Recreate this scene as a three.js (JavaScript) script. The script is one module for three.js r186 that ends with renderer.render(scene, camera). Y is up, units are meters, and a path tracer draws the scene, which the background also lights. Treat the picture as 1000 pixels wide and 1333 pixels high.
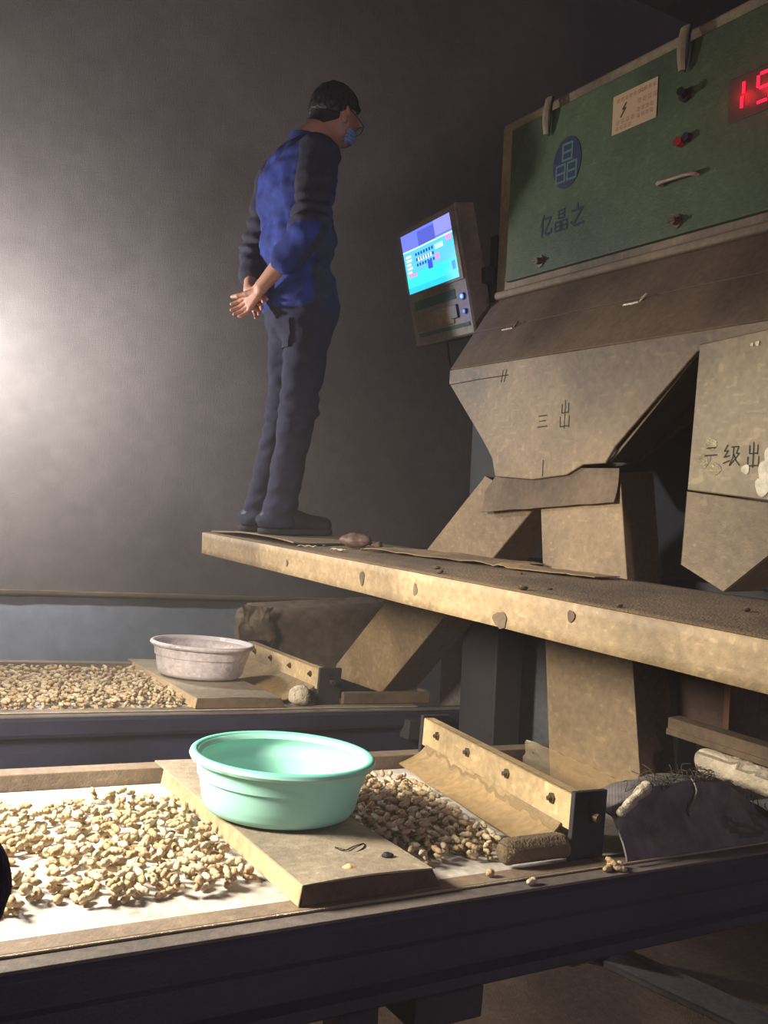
import * as THREE from 'three';
import { RoundedBoxGeometry } from 'three/addons/geometries/RoundedBoxGeometry.js';
import { mergeGeometries, mergeVertices, toCreasedNormals } from 'three/addons/utils/BufferGeometryUtils.js';
import { ImprovedNoise } from 'three/addons/math/ImprovedNoise.js';
import { RectAreaLightUniformsLib } from 'three/addons/lights/RectAreaLightUniformsLib.js';

// ------------------------------------------------------------------ camera, lights, exposure
const scene = new THREE.Scene();
scene.background = new THREE.Color(0x000000);
const camera = new THREE.PerspectiveCamera(59.76, 1000 / 1333, 0.02, 60);
{
  const m = new THREE.Matrix4().makeBasis(
    new THREE.Vector3(0.8554, 0.0438, 0.5161), new THREE.Vector3(-0.0238, 0.9987, -0.0453), new THREE.Vector3(-0.5174, 0.0265, 0.8553));
  camera.quaternion.setFromRotationMatrix(m).normalize();
  camera.position.set(0, 1.4, 0);
}
const renderer = new THREE.WebGLRenderer({ antialias: true });
renderer.toneMapping = THREE.LinearToneMapping;
renderer.toneMappingExposure = 1.0;
renderer.shadowMap.enabled = true;
RectAreaLightUniformsLib.init();
const LAMPS = [ // position, colour, candela, bulb radius; aim makes it a shaded lamp
  { name: 'flood_lamp', at: [0.40, 1.98, -3.95], color: 0xf5f3f8, power: 10.2, r: 0.06, label: 'small bare work lamp hung by the back wall, its glow entering at the left edge' },
  { name: 'work_lamp', at: [-0.55, 1.76, -1.85], color: 0xfff4e4, power: 44, r: 0.235, aim: [0.7, 0.62, -1.85], angle: 0.9, label: 'shaded work lamp over the peanut belts, past the left edge' },
];
const FILL = { at: [1.2, 2.2, 2.7], color: 0xe2cff0, power: 12 };
scene.fog = new THREE.FogExp2(0x8f8a88, 0.013);

// ------------------------------------------------------------------ helpers
const V = (x, y, z) => new THREE.Vector3(x, y, z);
const noise = new ImprovedNoise();
const N3 = (x, y, z) => noise.noise(x, y, z);
function rng(seed) { let a = seed >>> 0; return () => { a = (a + 0x6D2B79F5) | 0; let t = Math.imul(a ^ (a >>> 15), 1 | a); t = (t + Math.imul(t ^ (t >>> 7), 61 | t)) ^ t; return ((t ^ (t >>> 14)) >>> 0) / 4294967296; }; }
const taken = {};
function numbered(n) { if (!(n in taken)) { taken[n] = 0; return n; } taken[n]++; return n + '_' + String(taken[n]).padStart(3, '0'); }
function thing(name, label, category, [x, y, z] = [0, 0, 0], group) {
  const o = new THREE.Group(); o.name = numbered(name); o.position.set(x, y, z); scene.add(o);
  o.userData = { label, category }; if (group) o.userData.group = group;
  o.updateMatrixWorld(true); return o;
}
// geometry is authored in world coordinates; build() moves it into its parent's frame
function clean(g) {
  let q = g.index ? g.toNonIndexed() : g;
  for (const k of Object.keys(q.attributes)) if (!['position', 'normal', 'uv', 'color'].includes(k)) q.deleteAttribute(k);
  if (!q.attributes.normal) q.computeVertexNormals();
  return q;
}
function boxUV(g) { // metres, by dominant normal
  const p = g.attributes.position, n = g.attributes.normal, uv = new Float32Array(p.count * 2);
  for (let i = 0; i < p.count; i++) {
    const ax = Math.abs(n.getX(i)), ay = Math.abs(n.getY(i)), az = Math.abs(n.getZ(i));
    if (ax >= ay && ax >= az) { uv[2 * i] = p.getZ(i); uv[2 * i + 1] = p.getY(i); }
    else if (ay >= az) { uv[2 * i] = p.getX(i); uv[2 * i + 1] = p.getZ(i); }
    else { uv[2 * i] = p.getX(i); uv[2 * i + 1] = p.getY(i); }
  }
  g.setAttribute('uv', new THREE.BufferAttribute(uv, 2)); return g;
}
function build(name, geos, mat, parent = scene, { keepUV = false, label } = {}) {
  let list = (Array.isArray(geos) ? geos : [geos]).map(clean);
  const anyC = list.some((g) => g.attributes.color);
  list.forEach((g) => { if (!keepUV) boxUV(g); if (anyC && !g.attributes.color) g.setAttribute('color', new THREE.BufferAttribute(new Float32Array(g.attributes.position.count * 3).fill(1), 3)); });
  let g = list.length > 1 ? mergeGeometries(list, false) : list[0];
  parent.updateMatrixWorld?.(true);
  if (parent !== scene) g.applyMatrix4(parent.matrixWorld.clone().invert());
  const m = new THREE.Mesh(g, mat); m.castShadow = m.receiveShadow = true;
  m.name = parent === scene ? numbered(name) : name; parent.add(m);
  if (label) m.userData.label = label;
  return m;
}
function tag(o, label, category, group) { o.userData = { ...o.userData, label, category }; if (group) o.userData.group = group; return o; }
function struct(name, geos, mat, label, category = 'room') { const m = build(name, geos, mat); m.userData = { kind: 'structure', label, category }; return m; }
const box = (x0, x1, y0, y1, z0, z1, r = 0) => {
  const w = x1 - x0, h = y1 - y0, d = z1 - z0;
  const g = r > 0 ? new RoundedBoxGeometry(w, h, d, 1, Math.min(r, w / 2.01, h / 2.01, d / 2.01)) : new THREE.BoxGeometry(w, h, d);
  return g.translate((x0 + x1) / 2, (y0 + y1) / 2, (z0 + z1) / 2);
};
// flat polygon with thickness: pts anticlockwise seen from outside; body goes t behind the face
function slab(pts, t, bevel = 0.0012) {
  const P = pts.map((p) => (p.isVector3 ? p : V(...p))), n = V(0, 0, 0);
  for (let i = 0; i < P.length; i++) n.add(V().crossVectors(P[i].clone().sub(P[0]), P[(i + 1) % P.length].clone().sub(P[0])));
  n.normalize();
  const e = P[1].clone().sub(P[0]).normalize(), f = V().crossVectors(n, e), o = P[0];
  const s = new THREE.Shape(P.map((p) => { const d = p.clone().sub(o); return new THREE.Vector2(d.dot(e), d.dot(f)); }));
  const b = Math.min(bevel, t / 3);
  const g = new THREE.ExtrudeGeometry(s, { depth: t - 2 * b, bevelEnabled: b > 0, bevelThickness: b, bevelSize: b, bevelOffset: -b, bevelSegments: 1, curveSegments: 8 });
  g.translate(0, 0, -t + b);
  return g.applyMatrix4(new THREE.Matrix4().makeBasis(e, f, n).setPosition(o));
}
// polygon in (a,b) extruded along x
function prismX(poly, x0, x1, bevel = 0.002) { // poly of [z,y]
  const s = new THREE.Shape(poly.map(([z, y]) => new THREE.Vector2(-z, y)));
  const g = new THREE.ExtrudeGeometry(s, { depth: x1 - x0 - 2 * bevel, bevelEnabled: bevel > 0, bevelThickness: bevel, bevelSize: bevel, bevelOffset: -bevel, bevelSegments: 1 });
  g.translate(0, 0, bevel); // shape x -> -z, y -> y, depth -> x
  return g.applyMatrix4(new THREE.Matrix4().makeBasis(V(0, 0, -1), V(0, 1, 0), V(1, 0, 0)).setPosition(x0, 0, 0));
}
const tube = (pts, r, seg = 24, rad = 8) => new THREE.TubeGeometry(new THREE.CatmullRomCurve3(pts.map((p) => (p.isVector3 ? p : V(...p)))), seg, r, rad, false);
function rod(a, b, r, seg = 12) {
  const A = V(...a), B = V(...b), d = B.clone().sub(A), g = new THREE.CylinderGeometry(r, r, d.length(), seg);
  g.applyQuaternion(new THREE.Quaternion().setFromUnitVectors(V(0, 1, 0), d.normalize())); g.translate(...A.add(B).multiplyScalar(0.5).toArray()); return g;
}
function disc(at, normal, r, t, seg = 16) { const n = V(...normal).normalize(); const a = V(...at), b = a.clone().addScaledVector(n, t); return rod(a.toArray(), b.toArray(), r, seg); }
function displace(g, f) { // move vertices along their normals by f(point); keeps seams shut
  g.deleteAttribute('uv'); g.deleteAttribute('normal'); g = mergeVertices(g, 1e-5); g.computeVertexNormals();
  const p = g.attributes.position, n = g.attributes.normal, q = V();
  for (let i = 0; i < p.count; i++) { q.fromBufferAttribute(p, i); const d = f(q); p.setXYZ(i, q.x + n.getX(i) * d, q.y + n.getY(i) * d, q.z + n.getZ(i) * d); }
  g.computeVertexNormals(); return g;
}
// grid surface with two sides: f(s,t) -> Vector3
function sheet(f, ns, nt, thick = 0.0015) {
  const pos = [], idx = [], P = [];
  for (let j = 0; j <= nt; j++) for (let i = 0; i <= ns; i++) P.push(f(i / ns, j / nt));
  const at = (i, j) => P[j * (ns + 1) + i];
  const nor = [];
  for (let j = 0; j <= nt; j++) for (let i = 0; i <= ns; i++) {
    const a = at(Math.min(i + 1, ns), j).clone().sub(at(Math.max(i - 1, 0), j)), b = at(i, Math.min(j + 1, nt)).clone().sub(at(i, Math.max(j - 1, 0)));
    nor.push(V().crossVectors(a, b).normalize());
  }
  const W = ns + 1, M = W * (nt + 1);
  for (const p of P) pos.push(p.x, p.y, p.z);
  P.forEach((p, k) => { const q = p.clone().addScaledVector(nor[k], -thick); pos.push(q.x, q.y, q.z); });
  for (let j = 0; j < nt; j++) for (let i = 0; i < ns; i++) {
    const a = j * W + i, b = a + 1, c = a + W, d = c + 1;
    idx.push(a, b, d, a, d, c, M + a, M + d, M + b, M + a, M + c, M + d);
  }
  const edge = (a, b) => idx.push(a, M + a, M + b, a, M + b, b);
  for (let i = 0; i < ns; i++) { edge(i, i + 1); const r = nt * W; edge(r + i + 1, r + i); }
  for (let j = 0; j < nt; j++) { edge((j + 1) * W, j * W); edge(j * W + ns, (j + 1) * W + ns); }
  const g = new THREE.BufferGeometry(); g.setAttribute('position', new THREE.Float32BufferAttribute(pos, 3)); g.setIndex(idx);
  return toCreasedNormals(g, 0.9);
}
// signed-distance meshing (naive surface nets)
function surfaceNets(lo, hi, h, f) {
  const n = [0, 1, 2].map((k) => Math.ceil((hi[k] - lo[k]) / h) + 1), [nx, ny, nz] = n, F = new Float32Array(nx * ny * nz);
  let c = 0;
  for (let k = 0; k < nz; k++) for (let j = 0; j < ny; j++) for (let i = 0; i < nx; i++) F[c++] = f(lo[0] + i * h, lo[1] + j * h, lo[2] + k * h);
  const id = new Int32Array(F.length).fill(-1), pos = [], idx = [], at = (i, j, k) => i + nx * (j + ny * k);
  for (let k = 0; k < nz - 1; k++) for (let j = 0; j < ny - 1; j++) for (let i = 0; i < nx - 1; i++) {
    let sx = 0, sy = 0, sz = 0, m = 0, neg = 0; const v = [];
    for (let q = 0; q < 8; q++) { const w = F[at(i + (q & 1), j + ((q >> 1) & 1), k + (q >> 2))]; v.push(w); if (w < 0) neg++; }
    if (neg === 0 || neg === 8) continue;
    for (let q = 0; q < 8; q++) for (const bit of [1, 2, 4]) if (!(q & bit)) {
      const r = q | bit; if ((v[q] < 0) === (v[r] < 0)) continue;
      const t = v[q] / (v[q] - v[r]);
      sx += (q & 1) + (bit === 1 ? t : 0); sy += ((q >> 1) & 1) + (bit === 2 ? t : 0); sz += (q >> 2) + (bit === 4 ? t : 0); m++;
    }
    id[at(i, j, k)] = pos.length / 3; pos.push(lo[0] + (i + sx / m) * h, lo[1] + (j + sy / m) * h, lo[2] + (k + sz / m) * h);
  }
  const quad = (a, b, c2, d, flip) => { if (a < 0 || b < 0 || c2 < 0 || d < 0) return; flip ? idx.push(a, c2, b, a, d, c2) : idx.push(a, b, c2, a, c2, d); };
  for (let k = 1; k < nz - 1; k++) for (let j = 1; j < ny - 1; j++) for (let i = 1; i < nx - 1; i++) {
    const s = F[at(i, j, k)] < 0;
    if (s !== F[at(i + 1, j, k)] < 0) quad(id[at(i, j - 1, k - 1)], id[at(i, j, k - 1)], id[at(i, j, k)], id[at(i, j - 1, k)], !s);
    if (s !== F[at(i, j + 1, k)] < 0) quad(id[at(i - 1, j, k - 1)], id[at(i - 1, j, k)], id[at(i, j, k)], id[at(i, j, k - 1)], !s);
    if (s !== F[at(i, j, k + 1)] < 0) quad(id[at(i - 1, j - 1, k)], id[at(i, j - 1, k)], id[at(i, j, k)], id[at(i - 1, j, k)], !s);
  }
  const g = new THREE.BufferGeometry(); g.setAttribute('position', new THREE.Float32BufferAttribute(pos, 3)); g.setIndex(idx); g.computeVertexNormals(); return g;
}
const smin = (a, b, k) => { const h = Math.max(k - Math.abs(a - b), 0) / k; return Math.min(a, b) - h * h * k * 0.25; };
function cap(ax, ay, az, bx, by, bz, ra, rb, sz = 1) { // tapered capsule; sz < 1 squashes z about the axis
  const dx = bx - ax, dy = by - ay, dz = bz - az, L = dx * dx + dy * dy + dz * dz || 1e-9;
  return (x, y, z) => { const px = x - ax, py = y - ay, pz = z - az; let t = (px * dx + py * dy + pz * dz) / L; t = t < 0 ? 0 : t > 1 ? 1 : t; const ex = px - t * dx, ey = py - t * dy, ez = (pz - t * dz) * sz; return Math.sqrt(ex * ex + ey * ey + ez * ez) - (ra + (rb - ra) * t); };
}
function ell(cx, cy, cz, rx, ry, rz) { const m = Math.min(rx, ry, rz); return (x, y, z) => { const a = (x - cx) / rx, b = (y - cy) / ry, c = (z - cz) / rz, k = Math.sqrt(a * a + b * b + c * c); return k < 1e-6 ? -m : (k - 1) * m * (k > 1 ? 1.1 : 1); }; }
const joined = (fs, k) => (x, y, z) => { let d = 1e9; for (const f of fs) { const e = f(x, y, z); d = d > 1e8 ? e : smin(d, e, k); } return d; };

// ------------------------------------------------------------------ textures and materials
function texFrom(w, h, fn, { srgb = false, repeat = [1, 1] } = {}) {
  const d = new Uint8Array(w * h * 4);
  for (let y = 0; y < h; y++) for (let x = 0; x < w; x++) { const c = fn(x / w, y / h, x, y), o = 4 * (y * w + x); d[o] = Math.max(0, Math.min(255, c[0])); d[o + 1] = Math.max(0, Math.min(255, c[1])); d[o + 2] = Math.max(0, Math.min(255, c[2])); d[o + 3] = 255; }
  const t = new THREE.DataTexture(d, w, h, THREE.RGBAFormat); t.wrapS = t.wrapT = THREE.RepeatWrapping; t.magFilter = THREE.LinearFilter; t.minFilter = THREE.LinearMipmapLinearFilter; t.generateMipmaps = true;
  if (srgb) t.colorSpace = THREE.SRGBColorSpace; t.repeat.set(...repeat); t.needsUpdate = true; return t;
}
// tileable fractal noise on a torus of n cells
function tileNoise(seed) {
  const r = rng(seed), S = 256, T = new Float32Array(S * S); for (let i = 0; i < S * S; i++) T[i] = r();
  const sm = (t) => t * t * (3 - 2 * t);
  const one = (u, v, n, off) => { const x = u * n, y = v * n, i = Math.floor(x), j = Math.floor(y), a = sm(x - i), b = sm(y - j); const g = (p, q) => T[(((p % n) + n) % n + off * 17) % S + S * ((((q % n) + n) % n + off * 31) % S)]; return (g(i, j) * (1 - a) + g(i + 1, j) * a) * (1 - b) + (g(i, j + 1) * (1 - a) + g(i + 1, j + 1) * a) * b; };
  return (u, v, n, oct = 4) => { let s = 0, w = 0, a = 1; for (let o = 0; o < oct; o++) { s += a * one(u, v, n << o, o); w += a; a *= 0.55; } return s / w; };
}
const tn = tileNoise(7);
const dustTex = texFrom(512, 512, (u, v) => { const a = tn(u, v, 4, 6), b = tn(u + 0.3, v + 0.7, 64, 2), s = tn(u, v, 11, 3); let k = 205 + (a - 0.5) * 110 + (b - 0.5) * 46; if (s > 0.7) k -= (s - 0.7) * 120; return [k, k * 0.985, k * 0.96]; }, { srgb: true });
const scuffTex = texFrom(512, 512, (u, v) => { const a = tn(u, v, 3, 6), str = tn(u * 1, v, 5, 2), sc = tn(u * 0.5, v, 90, 1), b = tn(u, v, 80, 2); let k = 200 + (a - 0.5) * 110 + (b - 0.5) * 40 + (sc > 0.86 ? 22 : 0); k -= Math.max(0, str - 0.62) * 60; return [k, k * 0.98, k * 0.95]; }, { srgb: true });
const fineBump = texFrom(256, 256, (u, v) => { const k = 128 + (tn(u, v, 48, 3) - 0.5) * 180 + (tn(u, v, 6, 3) - 0.5) * 80; return [k, k, k]; });
const weaveBump = texFrom(256, 256, (u, v) => { const a = Math.sin(u * Math.PI * 2 * 32), b = Math.sin(v * Math.PI * 2 * 32); const k = 128 + (Math.floor(u * 32) + Math.floor(v * 32)) % 2 * 40 + Math.abs(a) * 40 + Math.abs(b) * 40 + (tn(u, v, 16, 3) - 0.5) * 90 - 50; return [k, k, k]; });
const clothTex = texFrom(256, 256, (u, v) => { const k = 205 + (tn(u, v, 8, 5) - 0.5) * 120 + ((Math.floor(u * 64) + Math.floor(v * 64)) % 2) * 14; return [k, k, k]; }, { srgb: true });
const wallTex = texFrom(512, 512, (u, v) => { const k = 210 + (tn(u, v, 3, 6) - 0.5) * 70 + (tn(u, v, 40, 3) - 0.5) * 26; return [k, k * 0.99, k * 0.975]; }, { srgb: true });
const withRepeat = (t, x, y = x) => { const c = t.clone(); c.repeat.set(x, y); c.needsUpdate = true; return c; };
const dust2 = withRepeat(dustTex, 1.4), scuff1 = withRepeat(scuffTex, 1.1), fine8 = withRepeat(fineBump, 6), weave = withRepeat(weaveBump, 7), cloth = withRepeat(clothTex, 4), wall1 = withRepeat(wallTex, 0.45);
const mat = (color, o = {}) => new THREE.MeshStandardMaterial({ color, roughness: 0.8, metalness: 0, map: dust2, bumpMap: fine8, bumpScale: 0.0008, ...o });
const M = {
  wall: mat(0x807973, { map: wall1, roughness: 0.75, bumpScale: 0.002 }), wallLow: mat(0xaab6be, { map: wall1, roughness: 0.5 }),
  floor: mat(0x967f66, { map: scuff1, roughness: 0.95, bumpScale: 0.004 }), ceiling: mat(0x4a413c), ledge: mat(0x8d7a5c, { roughness: 0.95, bumpScale: 0.004 }),
  tan: mat(0x978262, { map: scuff1, roughness: 0.62 }), fascia: mat(0xbda680, { map: scuff1, roughness: 0.65 }), deck: mat(0x7d6a50, { roughness: 0.95, bumpScale: 0.003 }),
  hopper: mat(0x8f7d60, { map: scuff1, roughness: 0.6 }), cover: mat(0x75634f, { roughness: 0.8 }), cabinet: mat(0x94836a, { roughness: 0.7 }), green: mat(0x50643e, { map: scuff1, roughness: 0.6 }),
  galv: mat(0x9a8c70, { map: scuff1, roughness: 0.5, metalness: 0.15, bumpScale: 0.0002 }), dark: mat(0x26252b, { roughness: 0.7 }), navy: mat(0x23253a, { roughness: 0.55 }), navyDust: mat(0x6a625c, { roughness: 0.9 }),
  panelGrey: mat(0x55585e, { roughness: 0.6 }), brownSteel: mat(0x66543f, { roughness: 0.85 }), belt: mat(0xe9e4da, { roughness: 0.55, bumpScale: 0.0003 }), rail: mat(0x8b7b68, { map: scuff1, roughness: 0.7 }), bright: mat(0xd8cbb0, { roughness: 0.35, metalness: 0.5 }),
  plate: mat(0xb6ab97, { map: scuff1, roughness: 0.5, metalness: 0.2 }), strip: mat(0xc2ab82, { map: scuff1, roughness: 0.55 }), rubber: mat(0x9a8258, { roughness: 0.7 }), bolt: mat(0x7d6f58, { roughness: 0.4, metalness: 0.7 }),
  foam: mat(0x7b6a50, { roughness: 1, bumpScale: 0.004 }), whiteFoam: mat(0xd2c6ad, { roughness: 1, bumpScale: 0.003 }), burlap: mat(0x6f5f4b, { map: cloth, bumpMap: weave, bumpScale: 0.003, roughness: 1 }), sackDark: mat(0x6e6764, { map: cloth, bumpMap: weave, bumpScale: 0.002, roughness: 1 }),
  card: mat(0x9a8260, { roughness: 0.95 }), bag: mat(0x6b5344, { roughness: 0.6 }), mint: new THREE.MeshPhysicalMaterial({ color: 0x93c9b7, roughness: 0.45, transmission: 0.12, thickness: 0, ior: 1.45 }), greyPlastic: new THREE.MeshPhysicalMaterial({ color: 0xefe6e8, roughness: 0.5, map: withRepeat(dustTex, 2), transmission: 0.25, thickness: 0, ior: 1.45 }),
  peanut: mat(0xd8b98a, { roughness: 0.85 }), black: mat(0x141416, { roughness: 0.5 }), red: mat(0x9c1f18, { roughness: 0.5 }), redButton: mat(0xb0201c, { roughness: 0.4 }),
  skin: mat(0xc08a6c, { map: null, bumpMap: null, roughness: 0.6, vertexColors: false }), jacket: mat(0xffffff, { map: cloth, vertexColors: true, roughness: 0.9, bumpScale: 0.0006 }), sleeve: mat(0xffffff, { map: cloth, vertexColors: true, roughness: 0.92 }), trousers: mat(0x23273f, { map: cloth, roughness: 0.92, bumpMap: weave, bumpScale: 0.0006 }),
  hair: mat(0x120f0e, { map: null, roughness: 0.55 }), mask: mat(0x8fb6dc, { map: null, roughness: 0.8 }), shoe: mat(0x15161c, { roughness: 0.6 }), plum: mat(0x1d1320, { map: cloth, roughness: 1, bumpScale: 0.004 }), consoleGrey: mat(0x82786a, { roughness: 0.6 }),
  clear: new THREE.MeshPhysicalMaterial({ color: 0xf4ead2, roughness: 0.14, transmission: 0.92, thickness: 0, ior: 1.4 }),
};

// ------------------------------------------------------------------ the room
const X0 = -4.2, X1 = 6.2, Z0 = -4.6, Z1 = 3.2, H = 4.9;
struct('floor', box(X0 - .15, X1 + .15, -.15, 0, Z0 - .15, Z1 + .15), M.floor, 'dusty brown concrete floor under the conveyors', 'floor');
struct('ceiling', box(X0 - .15, X1 + .15, H, H + .15, Z0 - .15, Z1 + .15), M.ceiling, 'dark unlit ceiling high over the machine', 'ceiling');
struct('wall_back', box(X0 - .15, X1 + .15, 0, H, Z0 - .15, Z0), M.wall, 'plain grey brown wall behind the standing man', 'wall');
struct('wall_front', box(X0 - .15, X1 + .15, 0, H, Z1, Z1 + .15), M.wall, 'plain wall behind the viewer', 'wall');
struct('wall_left', box(X0 - .15, X0, 0, H, Z0, Z1), M.wall, 'plain wall at the open end of the belts', 'wall');
struct('wall_right', box(X1, X1 + .15, 0, H, Z0, Z1), M.wall, 'plain wall behind the sorting machine', 'wall');
{ // lower bluish facing with a dusty ledge, falling gently to the right like the belts
  const y = (x) => 0.84 - 0.05 * (x - 0.6), a = X0 + .01, b = X1 - .01;
  struct('wall_back_lower', slab([[a, 0.002, Z0 + .012], [b, 0.002, Z0 + .012], [b, y(b) - .03, Z0 + .012], [a, y(a) - .03, Z0 + .012]], 0.011), M.wallLow, 'blue grey lower facing of the back wall below the dusty ledge', 'wall');
  struct('trim_1', displace(new THREE.BoxGeometry(b - a, 0.028, 0.035, 260, 2, 2).rotateZ(Math.atan(-0.05)).translate((a + b) / 2, y((a + b) / 2) - .016, Z0 + .018), (q) => 0.005 * N3(q.x * 9, q.y * 20, q.z * 20)), M.ledge, 'dust covered narrow ledge running along the back wall', 'ledge');
}
for (const L of LAMPS) {
  const t = thing(L.name, L.label, 'lamp', L.at);
  const gm = new THREE.MeshStandardMaterial({ color: 0xffffff, emissive: L.color, emissiveIntensity: 6 });
  const b = new THREE.Mesh(new THREE.SphereGeometry(L.r, 20, 14), gm); b.name = 'bulb'; t.add(b);
  build('socket', rod([L.at[0], L.at[1] + L.r * .8, L.at[2]], [L.at[0], L.at[1] + L.r + .07, L.at[2]], .022), M.black, t);
  build('cord', rod([L.at[0], L.at[1] + L.r + .06, L.at[2]], [L.at[0], H, L.at[2]], .005, 6), M.black, t);
  const p = L.aim ? new THREE.SpotLight(L.color, L.power, 0, L.angle, 1, 2) : new THREE.PointLight(L.color, L.power, 0, 2);
  if (L.aim) { p.target.position.set(...L.aim); scene.add(p.target); p.target.name = 'lamp_aim'; }
  p.position.set(0, 0, 0); p.castShadow = true; p.shadow.radius = L.r / 0.02; t.add(p);
}
if (FILL.power > 0) {
  const t = thing('added_fill_lamp', 'added weak fill light behind the viewer, no lamp seen there', 'lamp', FILL.at);  // added fill light lifting the dark areas; its bulb and cord are made up
  const b = new THREE.Mesh(new THREE.SphereGeometry(.18, 24, 16), new THREE.MeshStandardMaterial({ color: 0xffffff, emissive: FILL.color, emissiveIntensity: 1.5 })); b.name = 'bulb'; t.add(b);
  build('cord', rod([FILL.at[0], FILL.at[1] + .17, FILL.at[2]], [FILL.at[0], H, FILL.at[2]], .006, 6), M.black, t);
  const p = new THREE.PointLight(FILL.color, FILL.power, 0, 2); p.castShadow = true; p.shadow.radius = 9; t.add(p);
}

// ------------------------------------------------------------------ the belts' own frame: u along, v up from the belt, w across
const BU = V(0.9972, -0.0753, -0.0020).normalize(), BW = V(0.0042, 0.0297, 0.9995); BW.addScaledVector(BU, -BW.dot(BU)).normalize();
const BV = V().crossVectors(BW, BU), BO = V(0.763, 0.714, -1.61);
const BM = new THREE.Matrix4().makeBasis(BU, BV, BW).setPosition(BO);
const bp = (u, v, w) => V(u, v, w).applyMatrix4(BM);
const onBelt = (g) => { g.applyMatrix4(BM); return g; };
const bbox = (...a) => onBelt(box(...a));
function beltThing(name, label, category, u, v, w, group) {
  const t = thing(name, label, category, bp(u, v, w).toArray(), group);
  t.quaternion.setFromRotationMatrix(BM); t.updateMatrixWorld(true); return t;
}
function conveyor(label, wc, uEnd, dep = .182) {
  const k = dep - .182;
  const t = beltThing('belt_conveyor', label, 'conveyor', 0, 0, wc, 'belt conveyors');
  const a = -1.6, B = 1.36, C = (z0, z1) => [z0 + wc, z1 + wc];
  build('belt', bbox(a, uEnd, -.012, 0, ...C(-.343, .352), .004), M.belt, t);
  build('belt_return', bbox(a, uEnd, -.115, -.105, ...C(-.343, .352), .003), M.belt, t);
  build('tail_roller', onBelt(rod([uEnd - .01, -.058, wc - .343], [uEnd - .01, -.058, wc + .352], .05, 24)), M.brownSteel, t);
  build('side_channel', onBelt(prismX([[.352, -.006], [.352, -.03], [.398, -.034], [.398, -.145 - k], [.39, -.15 - k], [.39, -.182 - k], [.43, -.182 - k], [.436, -.176 - k], [.436, -.158 - k], [.418, -.15 - k], [.416, -.07], [.434, -.06], [.438, -.05], [.438, -.012], [.43, -.004], [.352, -.004]].map(([w, v]) => [w + wc, v]), a, B)), M.navy, t);
  build('top_flange', bbox(a, B, -.004, .0015, ...C(.398, .432), .0015), M.navyDust, t);
  build('guide_strip', bbox(a, B - .3, -.002, .006, ...C(.352, .393), .002), M.rail, t);
  build('edge_bead', onBelt(rod([a, .004, wc + .3955], [B - .3, .004, wc + .3955], .0022, 6)), M.bright, t);
  build('side_channel', onBelt(prismX([[-.352, -.004], [-.352, -.15], [-.40, -.15], [-.40, -.004]].map(([w, v]) => [w + wc, v]), a, B)), M.navy, t);
  build('guide_strip', bbox(a, B - .3, -.004, .034, ...C(-.398, -.347), .003), M.rail, t);
  for (const u of [-1.3, -.05, 1.2]) for (const w of [-.376, .407]) {
    const p = bp(u, -.15, w + wc); build('leg', box(p.x - .035, p.x + .035, 0.001, p.y + .004, p.z - .03, p.z + .03, .004), M.navy, t);
    build('foot_plate', box(p.x - .07, p.x + .07, 0, .012, p.z - .055, p.z + .055, .003), M.dark, t);
  }
  for (const u of [-.7, .32, .72]) build('cross_member', bbox(u - .03, u + .03, -.142, -.117, ...C(-.36, .395), .003), M.navy, t);
  return t;
}
const nearConv = conveyor('near belt conveyor, navy channel frame and white belt carrying peanuts under the mint basin', 0, .84, .15);
const farConv = conveyor('far belt conveyor, navy channel frame and white belt carrying peanuts under the grey basin', -1.487, .84);
build('motor_mount', [bbox(.06, .2, -.205, -.151, .22, .43, .003)], M.dark, nearConv);
build('lower_rail', [bbox(-1.5, -.20, -.192, -.151, .385, .425, .003)], M.navy, nearConv);
build('bracket', [bbox(.98, 1.1, -.10, -.03, -1.487 + .39, -1.487 + .47, .004), bbox(1.1, 1.16, -.13, -.02, -1.487 + .4, -1.487 + .46, .004)], M.dark, farConv);

// bridge plates: folded trays set across the belts
function bridgePlate(label, u0, u1, w0, w1, v = .0405) {
  const t = beltThing('bridge_plate', label, 'metal plate', (u0 + u1) / 2, .006, (w0 + w1) / 2, 'bridge plates across the belts');
  const th = .003;
  build('top_sheet', onBelt(sheet((s, q) => V(u0 + s * (u1 - u0), v + .004 * Math.sin(s * Math.PI) * (1 - q) - .003 * s * q, w1 + q * (w0 - w1)), 8, 12, th)), M.plate, t);
  build('left_flange', onBelt(slab([[u0 - .002, v - .0005, w0 + .072], [u0 - .006, .007, w0 + .072], [u0 - .006, .007, w1], [u0 - .002, v - .0005, w1]], th)), M.fascia, t);
  build('front_flange', onBelt(slab([[u0, .0075, w1 + .001], [u1 + .02, .0075, w1 + .001], [u1, v - .002, w1 + .001], [u0, v, w1 + .001]], th)), M.brownSteel, t);
  return t;
}
bridgePlate('bent steel plate bridging the near belt, holding the mint basin', -.143, .103, -.384, .384);
bridgePlate('bent steel plate bridging the far belt, holding the grey basin', .214, .508, -1.905, -1.098);

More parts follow.
